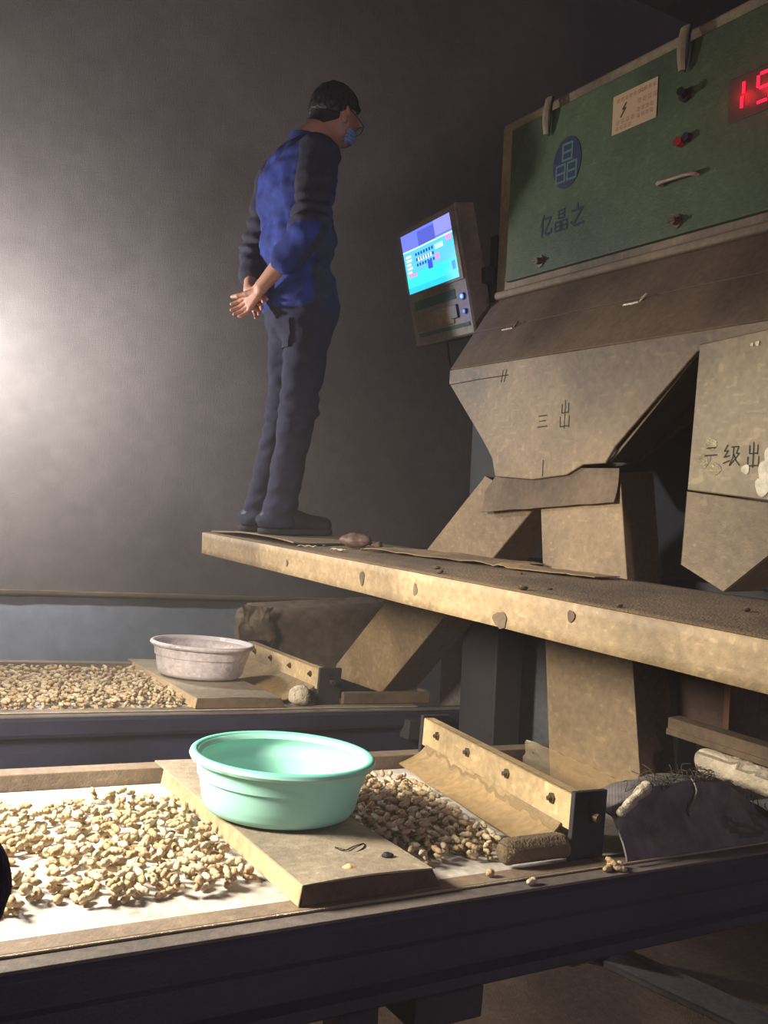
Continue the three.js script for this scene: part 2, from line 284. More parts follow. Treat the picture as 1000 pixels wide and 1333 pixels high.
// basins
function basin(name, label, u, w, rimR, baseR, h, material, rimMat = material) {
  const v = .0444, t = beltThing(name, label, 'basin', u, v, w, 'plastic basins on the bridge plates');
  const k = rimR, p = [[0, .004], [baseR - .03, .004], [baseR - .012, .001], [baseR - .002, .006], [baseR + .004, .016]];
  const wall = (q) => baseR + .004 + (rimR - .022 - baseR) * Math.pow(q, .85);
  for (let i = 1; i <= 10; i++) { const q = i / 10; p.push([wall(q) + (q > .6 ? .004 : 0), .016 + (h - .03) * q]); if (i === 6) p.push([wall(.615), .016 + (h - .03) * .615], [wall(.62) + .0042, .016 + (h - .03) * .622]); }
  p.push([k - .012, h - .013], [k - .003, h - .014], [k, h - .008], [k - .002, h - .002], [k - .009, h], [k - .018, h - .003], [k - .024, h - .012]);
  for (let i = 9; i >= 0; i--) { const q = i / 10; p.push([wall(q) - .003 + (q > .6 ? .0035 : 0), .019 + (h - .033) * q]); }
  p.push([baseR - .012, .010], [baseR - .03, .008], [0, .008]);
  const g = new THREE.LatheGeometry(p.map(([x, y]) => new THREE.Vector2(x, y)), 72);
  g.translate(u, v, w); const g2 = onBelt(toCreasedNormals(g, .7));
  build('bowl', g2, material, t);
  const rg = new THREE.TorusGeometry(k - .009, .0085, 10, 72).rotateX(Math.PI / 2).translate(u, v + h - .007, w);
  build('rolled_rim', onBelt(rg), rimMat, t);
  return t;
}
basin('mint_basin', 'round mint green plastic basin with rolled rim on the near bridge plate', -.022, .028, .183, .146, .112, M.mint, new THREE.MeshPhysicalMaterial({ color: 0x6cbca3, roughness: 0.4 }));
basin('grey_basin', 'round dusty off-white plastic basin with rolled rim on the far bridge plate', .372, -1.515, .19, .15, .122, M.greyPlastic);

// flap holders
function flapHolder(label, A, B, leanU, foamMat, foamRange) { // A far end, B near end: [u, w]
  const t = beltThing('flap_holder', label, 'flap holder', B[0], 0, B[1], 'rubber flap holders across the belts');
  const d = V(B[0] - A[0], 0, B[1] - A[1]).normalize(), nrm = V(-d.z, 0, d.x); // faces -u
  if (nrm.x > 0) nrm.negate();
  const at = (s, v, o = 0) => V(A[0] + (B[0] - A[0]) * s + nrm.x * o, v, A[1] + (B[1] - A[1]) * s + nrm.z * o);
  build('clamp_strip', onBelt(slab([at(0, .128), at(0, .056), at(1, .056), at(1, .128)], .006)), M.strip, t);
  build('top_lip', onBelt(slab([at(0, .128), at(1, .128), at(1, .128, -.03), at(0, .128, -.03)], .004)), M.strip, t);
  const f = onBelt(sheet((s, q) => { const lift = .012 + .004 * N3(s * 5, 1, 2); const v = .062 + (lift - .062) * q; const o = .0 + leanU * (q * q * .7 + q * .3) + .002 * Math.sin(s * 5) * q; const p = at(.05 + s * .91, v, .001 + o); return p; }, 30, 8, .004));
  build('rubber_flap', f, M.rubber, t);
  for (const s of [.13, .37, .64, .9]) { const p = at(s, .1, .0), q = at(s, .1, .004), r = at(s, .1, .012); const b = build('bolt', onBelt(rod(p.toArray(), q.toArray(), .0115, 6)), M.bolt, t); build('bolt_end', onBelt(rod(q.toArray(), r.toArray(), .005, 8)), M.bolt, b); }
  for (const [s, sgn] of [[1, 1], [0, -1]]) { const p = at(s, 0); const k = build('end_bracket', bbox(p.x - .004, p.x + .084, sgn > 0 ? .0006 : .0348, .134, p.z - (sgn > 0 ? .002 : .01), p.z + (sgn > 0 ? .01 : .002), .002), M.dark, t); if (sgn > 0) { build('bracket_bolt', onBelt(rod([p.x + .045, .085, p.z + .01], [p.x + .045, .085, p.z + .03], .009, 6)), M.bolt, k); build('bracket_slot', bbox(p.x + .035, p.x + .043, .085, .115, p.z + .009, p.z + .012), M.black, k); } }
  return t;
}
flapHolder('tan rubber flap on a bolted strip beside the mint basin', [.58, -.36], [.464, .335], .075, M.foam);
flapHolder('tan rubber flap on a bolted strip beside the grey basin', [.70, -1.862], [.672, -1.15], .12, M.foam);
function pad(name, label, cat, u0, u1, v0, v1, w0, w1, m, amp = .008, fr = 14) {
  const g = new RoundedBoxGeometry(u1 - u0, v1 - v0, w1 - w0, 8, Math.min(u1 - u0, v1 - v0, w1 - w0) * .45).translate((u0 + u1) / 2, (v0 + v1) / 2, (w0 + w1) / 2);
  const d = displace(g, (q) => amp * N3(q.x * fr, q.y * fr, q.z * fr) + amp * .4 * N3(q.x * fr * 4, q.y * fr * 4, q.z * fr * 4));
  const b = build(name, onBelt(d), m); b.userData = { label, category: cat }; return b;
}
pad('foam_pad', 'dusty brown foam pad squeezed under the near end of the front flap', 'foam', .29, .452, .008, .055, .312, .362, M.foam);
pad('foam_plug', 'pale rounded foam plug at the near foot of the rear flap', 'foam', .56, .632, .006, .072, -1.172, -1.105, M.whiteFoam, .006);
pad('foam_pad', 'brown foam pad between the pale plug and the rear bracket', 'foam', .632, .668, .008, .058, -1.17, -1.14, M.foam);
{
  const t = beltThing('end_board', 'low rusty brown board closing the right end of the far belt', 'board', .93, .006, -1.13);
  build('board', bbox(.765, 1.14, .007, .05, -1.148, -1.128, .004), M.brownSteel, t);
  build('board_end', bbox(1.125, 1.145, .007, .052, -1.20, -1.149, .004), M.brownSteel, t);
}

// ------------------------------------------------------------------ machine: colour sorter with hopper
const sorter = thing('sorting_machine', 'large dusty grain sorting machine with a green door and sloping tan hopper', 'machine', [2.3, 0, -1.3]);
{
  const S = sorter, zL = -2.595, zR = .55;
  build('cabinet', box(2.0, 3.1, 2.092, 2.728, zL, zR, .012), M.cabinet, S);
  build('bottom_lip', [box(1.975, 2.05, 2.092, 2.122, zL + .02, zR, .012)], M.cabinet, S);
  const door = build('green_door', box(1.982, 2.003, 2.148, 2.682, -2.517, -.35, .004), M.green, S);
  build('door', box(1.982, 2.003, 2.148, 2.682, -.335, zR - .04, .004), M.green, S);
  // latch tongues over the top edge of the door
  for (const [z, y0] of [[-2.315, 2.6], [-1.752, 2.6]]) {
    const l = build('latch_strap', sheet((s, q) => V(1.977 - .014 * Math.sin(q * 2.6) - .006 * Math.cos((s - .5) * 3), 2.722 - q * (2.722 - y0), z + (s - .5) * .034 * (1 - .45 * q)), 6, 8, .004), M.cabinet, door);
    build('latch_hook', tube([[1.972, 2.72, z + .022], [1.962, 2.68, z + .024], [1.966, 2.63, z + .016], [1.972, 2.595, z + .004]], .004, 16, 6), M.black, door);
  }
  // knob, red button, handle, screws
  build('knob', [disc([1.983, 2.531, -1.745], [-1, 0, 0], .018, .012), disc([1.972, 2.531, -1.745], [-1, 0, 0.4], .011, .03)], M.black, door);
  build('red_button', [disc([1.983, 2.403, -1.752], [-1, 0, 0], .013, .022)], M.redButton, door, { label: 'red push button' });
  build('button_collar', [disc([1.983, 2.41, -1.728], [-1, 0, 0], .012, .018)], M.black, door);
  build('door_handle', [tube([[1.985, 2.301, -1.815], [1.958, 2.301, -1.812], [1.955, 2.3, -1.75], [1.958, 2.298, -1.695], [1.985, 2.298, -1.69]], .006, 24, 8)], M.bright, door);
  for (const z of [-1.755, -2.331]) build('turn_screw', [disc([1.983, 2.185, z], [-1, 0, 0], .02, .006), disc([1.977, 2.185, z], [-1, 0, 0], .011, .016), box(1.955, 1.978, 2.181, 2.189, z - .014, z + .014)], M.bolt, door);
  // sloping cover between cabinet and hopper, two lids
  const rz = .5;
  const A = (x) => V(x, 1.815 + (x - 1.75) / .25 * .285, 0);
  const cov = (xa, xb, za, zb) => slab([V(xa, A(xa).y, zb), V(xb, A(xb).y, zb), V(xb, A(xb).y, -2.5 - (xb - 1.75) * .36 + .0), V(xa, A(xa).y, za)], .012);
  const c1 = build('lower_lid', cov(1.75, 1.876, -2.498, rz), M.cover, S), c2 = build('upper_lid', cov(1.879, 2.0, -2.546, rz), M.cover, S);
  for (const z of [-2.345, -1.80]) build('lid_clip', [box(1.862, 1.876, 1.938, 1.95, z - .03, z + .03, .003), tube([[1.868, 1.946, z + .03], [1.862, 1.955, z + .045], [1.868, 1.965, z + .055]], .004, 8, 6)], z > -2 ? M.bright : M.bolt, c2);
  // hopper front: rim band and first outlet funnel
  const hp = [[-2.505, 1.812], [-2.505, 1.767], [-2.31, 1.576], [-2.252, 1.516], [-2.23, 1.453], [-2.051, 1.446], [-1.906, 1.461], [-1.84, 1.490], [-1.756, 1.494], [-1.722, 1.539], [-1.468, 1.764], [-1.25, 1.764], [rz, 1.764], [rz, 1.812]];
  const front = build('hopper_front', slab(hp.map(([z, y]) => V(1.752, y, z)), .01, .002), M.hopper, S);
  const ruled = (a, b, c, d, th = .006) => sheet((s, q) => V(...a).lerp(V(...b), s).lerp(V(...d).lerp(V(...c), s), q), 4, 4, th);
  build('hopper_side', ruled([1.775, 1.497, -1.757], [2.06, 1.512, -1.92], [2.06, 1.8, -1.60], [1.763, 1.8, -1.43]), M.hopper, S);
  build('hopper_side', slab([[1.775, 1.45, -2.225], [1.775, 1.765, -2.50], [2.06, 1.765, -2.55], [2.06, 1.47, -2.2]], .008), M.hopper, S);
  build('hopper_back', slab([[2.06, 1.47, -2.2], [2.06, 1.765, -2.55], [2.06, 1.765, -1.5], [2.06, 1.512, -1.92]], .008), M.hopper, S);
  // galvanised outlet box with the second outlet
  const p2 = build('outlet_plate', slab([[1.722, 1.774, -1.438], [1.722, 1.428, -1.452], [1.722, 1.407, -1.20], [1.722, 1.40, -.82], [1.722, 1.79, -.82], [1.722, 1.79, -1.2]], .008, .003), M.galv, S);
  build('outlet_side', slab([[1.73, 1.774, -.82], [1.73, 1.42, -.82], [2.06, 1.42, -.9], [2.06, 1.774, -.82]], .006), M.hopper, S);
  build('outlet_side', slab([[1.735, 1.43, -1.445], [1.735, 1.765, -1.435], [2.06, 1.765, -1.40], [2.06, 1.45, -1.35]], .006), M.hopper, S);
  // body below: back panel, posts, base frame
  build('body', box(2.3, 3.1, 1.0, 2.092, zL + .05, zR, .01), M.dark, S);
  for (const [x, z] of [[1.95, -2.63], [1.95, .3], [2.9, -2.63], [2.9, .3]]) build('post', box(x, x + .12, 0, x < 2.5 ? 1.8 : 1.0, z, z + .205, .006), M.dark, S);
  build('guard_panel', box(2.15, 2.165, .02, 1.12, -2.69, -2.30, .003), M.panelGrey, S);
  build('guard_panel', box(2.136, 2.144, .3, 1.0, -3.02, -2.66, .002), mat(0x7d7a76), S);
  build('panel_seam', box(2.142, 2.151, .02, 1.12, -2.608, -2.60, .002), M.panelGrey, S);
  build('platform_rail', box(2.03, 2.08, 1.12, 1.18, -2.95, zR, .004), M.dark, S);
  build('side_frame', box(1.97, 3.0, 1.69, 1.79, -2.62, -2.52, .006), M.dark, S);
  build('base_rail', [box(2.02, 2.95, .04, .14, -2.6, -2.5, .006), box(2.02, 2.95, .04, .14, .36, .46, .006)], M.dark, S);
}

// ------------------------------------------------------------------ prints on the machine (flat lettering only)
function canvasTex(w, h, draw) {
  const c = document.createElement('canvas'); c.width = w; c.height = h; const g = c.getContext('2d'); draw(g, w, h);
  const t = new THREE.CanvasTexture(c); t.colorSpace = THREE.SRGBColorSpace; t.magFilter = THREE.LinearFilter; return t;
}
// a print lying on a face that looks towards -x; corners at (z0,y0) lower left .. (z1,y1)
function printX(name, x, z0, z1, y0, y1, draw, parent, label, px = 900, paper = null, tilt = 0) {
  const w = Math.round((z1 - z0) * px), h = Math.round((y1 - y0) * px);
  const tex = canvasTex(w, h, (g) => { if (paper) { g.fillStyle = paper; g.fillRect(0, 0, w, h); } draw(g, w, h); });
  const g = new THREE.PlaneGeometry(z1 - z0, y1 - y0); g.rotateY(-Math.PI / 2); if (tilt) g.rotateX(tilt); g.translate(x, (y0 + y1) / 2, (z0 + z1) / 2);
  let m;
  if (paper) m = new THREE.MeshStandardMaterial({ map: tex, roughness: 0.85 });
  else {
    const a = canvasTex(w, h, (c) => { c.fillStyle = '#000'; c.fillRect(0, 0, w, h); c.globalCompositeOperation = 'source-over'; draw(c, w, h, true); });
    a.colorSpace = THREE.NoColorSpace;
    m = new THREE.MeshStandardMaterial({ map: tex, alphaMap: a, transparent: true, roughness: 0.8 });
  }
  return build(name, g, m, parent, { keepUV: true, label });
}
const strokes = (g, w, h, list, lw, col) => { g.strokeStyle = col; g.lineWidth = lw; g.lineCap = 'round'; g.lineJoin = 'round'; for (const s of list) { g.beginPath(); s.forEach(([x, y], i) => (i ? g.lineTo(x * w, y * h) : g.moveTo(x * w, y * h))); g.stroke(); } };
const shift = (list, ox, oy, sx, sy) => list.map((s) => s.map(([x, y]) => [ox + x * sx, oy + y * sy]));
const SAN = [[[.15, .2], [.85, .16]], [[.22, .5], [.78, .47]], [[.08, .84], [.92, .8]]];
const ER = [[[.2, .25], [.8, .22]], [[.08, .75], [.92, .7]]];
const CHU = [[[.5, .02], [.5, .98]], [[.22, .15], [.22, .45], [.8, .43]], [[.8, .12], [.8, .46]], [[.12, .58], [.12, .93], [.9, .9]], [[.9, .55], [.9, .95]]];
const JI = [[[.28, .05], [.1, .32], [.32, .3], [.1, .6], [.4, .52]], [[.08, .86], [.42, .74]], [[.5, .14], [.9, .12], [.78, .42], [.94, .42], [.7, .7], [.45, .95]], [[.62, .16], [.6, .6], [.42, .95]], [[.62, .42], [.76, .72], [.98, .95]]];
{
  const S = sorter, door = S.getObjectByName('green_door'), ink = (mask) => (mask ? '#fff' : '#17140f');
  // blue oval emblem: three little stacked sun-boxes, as on the photograph
  const oval = new THREE.Shape(); oval.absellipse(0, 0, .066, .083, 0, Math.PI * 2);
  const og = new THREE.ExtrudeGeometry(oval, { depth: .0015, bevelEnabled: false, curveSegments: 28 }); og.rotateY(-Math.PI / 2).translate(1.9815, 2.484, -2.222);
  const logo = build('oval_emblem', og, mat(0x1c2450, { roughness: .6 }), door, { label: 'dark blue oval emblem' });
  printX('emblem_mark', 1.9792, -2.282, -2.162, 2.408, 2.56, (g, w, h, m) => {
    const c = m ? '#d8d8d8' : '#4d6f66', lw = w * .075;
    for (const [ox, oy, sx, sy] of [[.33, .1, .36, .34], [.1, .52, .34, .36], [.54, .52, .34, .36]]) strokes(g, w, h, shift([[[0, 0], [1, 0], [1, 1], [0, 1], [0, 0]], [[0, .5], [1, .5]]].slice(0, 2), ox, oy, sx, sy), lw, c);
  }, logo, 'pale three-box mark');
  printX('brand_lettering', 1.9805, -2.345, -2.12, 2.262, 2.342, (g, w, h, m) => {
    const c = m ? '#e0e0e0' : '#232a3c', lw = h * .1;
    strokes(g, w, h, shift([[[.3, .05], [.08, .5]], [[.2, .35], [.2, .98]], [[.42, .2], [.9, .2], [.45, .8], [.6, .95], [.95, .9], [.96, .75]]], .02, .05, .26, .9), lw, c);
    strokes(g, w, h, shift([[[.3, .05], [.72, .05], [.72, .4], [.3, .4], [.3, .05]], [[.3, .22], [.7, .22]], [[.06, .55], [.44, .55], [.44, .95], [.06, .95], [.06, .55]], [[.06, .75], [.44, .75]], [[.56, .55], [.95, .55], [.95, .95], [.56, .95], [.56, .55]], [[.56, .75], [.95, .75]]], .34, .05, .28, .9), lw * .8, c);
    strokes(g, w, h, shift([[[.5, .02], [.5, .18]], [[.1, .28], [.9, .25]], [[.9, .25], [.3, .8]], [[.05, .75], [.35, .95], [.98, .92]]], .68, .05, .27, .9), lw, c);
  }, door, 'dark blue lettering under the emblem');
  printX('paper_notice', 1.9795, -2.025, -1.85, 2.507, 2.624, (g, w, h) => {
    g.fillStyle = '#7a4a3a'; g.font = `bold ${h * .13}px sans-serif`;
    const r = rng(3);
    for (const [x, y, k, s] of [[.1, .12, 7, .1], [.62, .1, 4, .1], [.58, .34, 4, .12], [.58, .56, 4, .1], [.58, .72, 4, .1], [.1, .68, 4, .12], [.1, .84, 4, .1]]) for (let i = 0; i < k; i++) { const X = (x + i * s * .95) * w, Y = y * h, q = s * h * .8; g.globalAlpha = .55; g.lineWidth = 2; g.strokeStyle = '#6d3f33'; g.strokeRect(X, Y, q, q); g.beginPath(); g.moveTo(X, Y + q * r()); g.lineTo(X + q, Y + q * r()); g.moveTo(X + q * .5, Y); g.lineTo(X + q * .5, Y + q); g.stroke(); }
    g.globalAlpha = 1; strokes(g, w, h, [[[.31, .3], [.24, .42], [.3, .42], [.2, .6]]], h * .05, '#2c1c16');
  }, door, 'buff paper notice with red print', 1400, '#b79a78', 0);
  // handwriting on the hopper and outlet plate
  printX('handwriting', 1.751, -2.05, -1.87, 1.585, 1.685, (g, w, h, m) => { const c = ink(m); strokes(g, w, h, shift(SAN, .05, .42, .28, .5), h * .035, c); strokes(g, w, h, shift(CHU, .58, .1, .26, .82), h * .035, c); }, S.getObjectByName('hopper_front'), 'black handwritten characters');
  printX('tally_mark', 1.751, -2.235, -2.185, 1.745, 1.79, (g, w, h, m) => strokes(g, w, h, [[[.3, .9], [.45, .1]], [[.6, .9], [.78, .1]]], h * .09, ink(m)), S.getObjectByName('hopper_front'));
  printX('tally_mark', 1.751, -2.02, -1.99, 1.455, 1.505, (g, w, h, m) => strokes(g, w, h, [[[.5, .05], [.5, .95]]], h * .08, ink(m)), S.getObjectByName('hopper_front'));
  printX('seam_line', 1.751, -2.5, -2.05, 1.755, 1.782, (g, w, h, m) => strokes(g, w, h, [[[.0, .75], [.35, .55], [.7, .5]]], h * .12, ink(m)), S.getObjectByName('hopper_front'));
  printX('handwriting', 1.7208, -1.41, -1.25, 1.478, 1.542, (g, w, h, m) => { const c = ink(m); strokes(g, w, h, shift(ER, .02, .1, .24, .55), h * .05, c); strokes(g, w, h, shift(JI, .34, .1, .3, .8), h * .05, c); strokes(g, w, h, shift(CHU, .74, .05, .22, .9), h * .05, c); }, S.getObjectByName('outlet_plate'), 'black handwritten characters');
  // bare bright patches where dust was rubbed off the galvanised plate
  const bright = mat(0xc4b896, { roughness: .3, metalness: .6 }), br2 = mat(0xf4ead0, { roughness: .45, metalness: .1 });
  let lift = 0;
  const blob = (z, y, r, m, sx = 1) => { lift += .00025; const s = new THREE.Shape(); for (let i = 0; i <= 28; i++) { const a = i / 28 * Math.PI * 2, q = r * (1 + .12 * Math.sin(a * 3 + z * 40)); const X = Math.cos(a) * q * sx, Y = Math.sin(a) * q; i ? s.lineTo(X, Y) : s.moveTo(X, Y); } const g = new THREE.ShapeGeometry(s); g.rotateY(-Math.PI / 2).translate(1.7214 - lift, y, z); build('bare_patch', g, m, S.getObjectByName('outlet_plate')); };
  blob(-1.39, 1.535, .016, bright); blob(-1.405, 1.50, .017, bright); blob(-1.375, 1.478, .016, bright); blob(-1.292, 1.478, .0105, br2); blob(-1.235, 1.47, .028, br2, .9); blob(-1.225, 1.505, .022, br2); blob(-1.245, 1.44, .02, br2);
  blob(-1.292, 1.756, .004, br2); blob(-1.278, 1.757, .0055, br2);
  // red digits, only the window and the two figures that show
  const dw = build('digit_window', box(1.979, 1.984, 2.405, 2.52, -1.60, -1.30, .002), mat(0x4a4036, { map: null, roughness: .35 }), door);
  const glow = new THREE.MeshStandardMaterial({ color: 0x200000, emissive: 0xff1530, emissiveIntensity: 3.2 });
  const seg = (z, y, hz, hy) => box(1.975, 1.979, y - hy, y + hy, z - hz, z + hz, .001);
  const Y = 2.466, sl = .004;
  build('lit_digit', [seg(-1.552, Y + .018, .0038, .015), seg(-1.556, Y - .018, .0038, .015)], glow, dw, { label: 'glowing red figure 1' });
  build('lit_digit', [seg(-1.509, Y + .018, .0038, .015), seg(-1.489, Y + .036, .014, .0035), seg(-1.471, Y + .018, .0038, .015), seg(-1.491, Y, .014, .0035), seg(-1.473, Y - .018, .0038, .015), seg(-1.495, Y - .036, .014, .0035), seg(-1.513, Y - .02, .003, .012)].slice(0, 6), glow, dw, { label: 'glowing red figure 9' });
  for (const z of [-1.555, -1.49]) { const p = new THREE.PointLight(0xff1530, .012, 0, 2); p.position.set(1.96, Y, z).applyMatrix4(S.matrixWorld.clone().invert()); p.castShadow = true; S.add(p); }
}

// ------------------------------------------------------------------ chutes
function chute(name, label, front, back, dx, m = M.tan) { // front: [x,y,z] anticlockwise (left top, left bottom, right bottom, right top); back lies dx behind, shifted by back
  const o = front.reduce((a, p) => a.add(V(...p)), V(0, 0, 0)).multiplyScalar(1 / front.length);
  const low = Math.min(...front.map((p) => p[1]));
  const t = thing(name, label, 'chute', [o.x, low, o.z]);
  const F = front.map((p) => V(...p)), K = F.map((p) => p.clone().add(V(dx, back[0], back[1])));
  build('front_panel', slab(F, .004), m, t);
  build('side_panel', slab([F[2], K[2], K[3], F[3]], .004), m, t);
  build('side_panel', slab([F[0], K[0], K[1], F[1]], .004), m, t);
  build('back_panel', slab([K[3], K[2], K[1], K[0]], .004), m, t);
  return t;
}
chute('steel_chute', 'upright tan sheet steel chute dropping straight down to the near belt', [[1.773, 1.44, -2.04], [1.735, 1.188, -1.968], [1.735, .97, -1.93], [1.70, .585, -1.85], [1.70, .585, -1.51], [1.735, .97, -1.585], [1.735, 1.19, -1.646], [1.773, 1.47, -1.72]].filter((_, i) => [0, 3, 4, 7].includes(i)), [0.01, -.03], .16);
chute('steel_chute', 'slanting tan sheet steel chute sloping away to the far belt', [[1.78, 1.455, -2.32], [1.78, .655, -3.275], [1.78, .60, -3.285], [1.78, .615, -2.90], [1.78, 1.37, -2.055]], [0, 0], .15);
{
  const t = scene.children[scene.children.length - 1]; // give the slanting chute its true right side
  for (const c of [...t.children]) if (c.name !== 'front_panel') t.remove(c);
  const P = [[1.78, 1.455, -2.32], [1.78, .655, -3.275], [1.78, .60, -3.285], [1.78, .615, -2.90], [1.78, 1.37, -2.055]].map((p) => V(...p)), Q = P.map((p) => p.clone().setX(1.93));
  build('side_panel', slab([P[3], Q[3], Q[4], P[4]], .004), M.tan, t); build('side_panel', slab([P[0], Q[0], Q[1], P[1]], .004), M.tan, t);
  build('back_panel', slab([Q[4], Q[3], Q[2], Q[1], Q[0]], .004), M.tan, t);
}
chute('steel_chute', 'short brown chute narrowing below the bright outlet plate', [[1.762, 1.425, -1.487], [1.762, 1.245, -1.494], [1.762, 1.192, -1.363], [1.762, 1.345, -1.18], [1.762, 1.40, -1.18]], [0, 0], .14, M.hopper);
{
  const t = scene.children[scene.children.length - 1]; for (const c of [...t.children]) if (c.name !== 'front_panel') t.remove(c);
  const P = [[1.762, 1.425, -1.487], [1.762, 1.245, -1.494], [1.762, 1.192, -1.363], [1.762, 1.345, -1.18], [1.762, 1.40, -1.18]].map((p) => V(...p)), Q = P.map((p) => p.clone().setX(1.9));
  build('side_panel', slab([P[2], Q[2], Q[3], P[3]], .004), M.hopper, t); build('side_panel', slab([P[0], Q[0], Q[1], P[1]], .004), M.hopper, t);
  const low = chute('chute_spout', 'rusty brown spout under the platform behind the pale roll', [[1.9, 1.15, -1.62], [1.9, .80, -1.592], [1.9, .79, -1.43], [1.9, 1.15, -1.44]], [0, 0], .12, mat(0x5f4638, { map: scuff1, roughness: .8 }));
  build('flange_edge', box(1.893, 1.899, .79, 1.14, -1.447, -1.43, .001), mat(0x6e4a30), low);
}
{ // dusty rubber collar round the twin outlet
  const t = thing('outlet_collar', 'dusty dark rubber collar wrapped round the hopper outlet above both chutes', 'rubber collar', [1.757, 1.34, -2.0]);
  build('collar_sheet', sheet((s, q) => { const z = -2.295 + s * .58; const top = 1.403 + .078 * Math.min(1, s / .14), bot = 1.337 + .052 * s + .004 * N3(s * 6, 3, 1); return V(1.7672 - .018 * Math.pow(q, 2.4) + .0006 * N3(s * 8, q * 4, 2), top + (bot - top) * q, z + .004 * q); }, 30, 6, .003), M.cover, t);
}

// ------------------------------------------------------------------ platform
{
  const t = thing('platform', 'narrow dusty tan steel channel platform that the man stands on', 'platform', [1.47, 1.107, -2]);
  build('fascia', displace(new THREE.BoxGeometry(.012, .083, 3.1, 1, 4, 120).translate(1.234, 1.1495, -1.88), (q) => .0016 * N3(q.x, q.y * 12, q.z * 5)), M.fascia, t);
  build('lower_flange', box(1.24, 1.285, 1.108, 1.114, -3.43, -.33), M.tan, t);
  build('deck', displace(new THREE.BoxGeometry(.49, .012, 3.1, 14, 1, 90).translate(1.485, 1.1868, -1.88), (q) => (q.y > 1.186 ? .004 * Math.max(0, N3(q.x * 14, 5, q.z * 14)) : 0)), M.deck, t);
  build('end_cap', box(1.2405, 1.715, 1.112, 1.18, -3.425, -3.419), M.deck, t);
  build('rear_channel', box(1.715, 1.73, 1.107, 1.19, -3.43, -2.36, .002), M.deck, t);
  for (const z of [-2.85, -.9]) build('support_arm', box(1.24, 2.029, 1.125, 1.178, z - .03, z + .03, .004), M.dark, t);
  // chips of paint and dents on the face
  for (const [z, y, a, b] of [[-2.13, 1.15, .012, .02], [-1.86, 1.15, .009, .016], [-1.52, 1.125, .024, .018], [-1.3, 1.165, .01, .012], [-2.62, 1.145, .006, .012]]) { const s = new THREE.Shape(); for (let i = 0; i <= 16; i++) { const q = i / 16 * 6.2832, k = 1 + .12 * Math.sin(q * 3 + z * 9) + .06 * Math.sin(q * 7); i ? s.lineTo(a * k * Math.cos(q), b * k * Math.sin(q)) : s.moveTo(a * k, 0); } build('paint_chip', new THREE.ShapeGeometry(s).rotateY(-Math.PI / 2).translate(1.2258, y, z), mat(0x6b5c48), t); }
}
const flat = (name, label, cat, f, ns, nt, m, th = .004) => { const b = build(name, sheet(f, ns, nt, th), m); b.userData = { label, category: cat }; return b; };
flat('cardboard_sheet', 'flattened cardboard sheet curling up under the man\'s shoes', 'cardboard', (s, q) => { const z = -3.40 + s * .72, x = 1.255 + q * .42; return V(x + .02 * s * (1 - q), 1.2012 + .016 * Math.sin(s * 2.6) * Math.pow(1 - q, 4) + .001 * N3(s * 4, q * 3, 1), z - q * .12 * s); }, 16, 10, M.card);
flat('torn_paper', 'torn dusty paper sheet lying along the platform before the slanting chute', 'paper', (s, q) => V(1.44 + s * .1 + q * .19 + .015 * N3(s * 7, q * 2, 4), 1.202 + .012 * Math.abs(N3(s * 4, q * 4, 9)) , -2.50 + s * .55 + .02 * N3(q * 6, s * 3, 2)), 22, 10, M.card, .002);
flat('torn_paper', 'crumpled strip of paper by the upright chute\'s foot', 'paper', (s, q) => V(1.52 + s * .09 + q * .09 + .01 * N3(s * 9, q * 2, 7), 1.202 + .02 * Math.abs(N3(s * 5, q * 4, 3)) * (1 - s), -1.93 + s * .3 + .01 * N3(q * 6, s * 3, 2)), 18, 6, M.card, .002);
{
  const t = thing('brown_bundle', 'small brown plastic wrapped bundle on the platform beside the cardboard', 'bundle', [1.47, 1.193, -2.62]);
  const g = displace(new THREE.SphereGeometry(1, 40, 24).scale(.036, .024, .06).rotateY(.5).translate(1.47, 1.222, -2.60), (q) => .008 * N3(q.x * 30, q.y * 30, q.z * 20) + .003 * N3(q.x * 90, q.y * 90, q.z * 90));
  build('wrapping', g, M.bag, t);
  build('twisted_end', displace(new THREE.ConeGeometry(.014, .05, 14, 6).rotateX(-1.5).rotateY(.5).translate(1.508, 1.212, -2.545), (q) => .006 * N3(q.x * 60, q.y * 60, q.z * 60)), M.bag, t);
}
for (const [x, z, k, l] of [[1.285, -2.60, .4, 'pale torn scrap on the platform edge beside the cardboard'], [1.33, -2.47, 1.6, 'small pale scrap on the deck in front of the brown bundle']]) flat('paper_scrap', l, 'scrap', (s, q) => V(x + (s - .5) * .035 * Math.cos(k) + (q - .5) * .02, 1.1985 + .006 * Math.abs(Math.sin(s * 5 + q * 3)), z + (s - .5) * .04 * Math.sin(k) + (q - .5) * .025), 6, 5, M.whiteFoam, .0012);
{ const r = rng(91); // crumbs and clods on the deck
  for (let i = 0; i < 14; i++) {
    const z = -2.75 + r() * 1.9, x = 1.25 + r() * .3, s = .004 + r() * .005;
    const b = build('debris_chip', displace(new THREE.IcosahedronGeometry(s, 1).scale(1.4, .6, 1).translate(x, 1.194 + s * .5, z), (q) => .002 * N3(q.x * 200, q.y * 200, q.z * 200)), i % 3 ? M.deck : M.foam);
    b.userData = { label: 'small dry crumb of dirt scattered on the platform deck', category: 'crumb', group: 'crumbs on the platform deck' };
  }
}

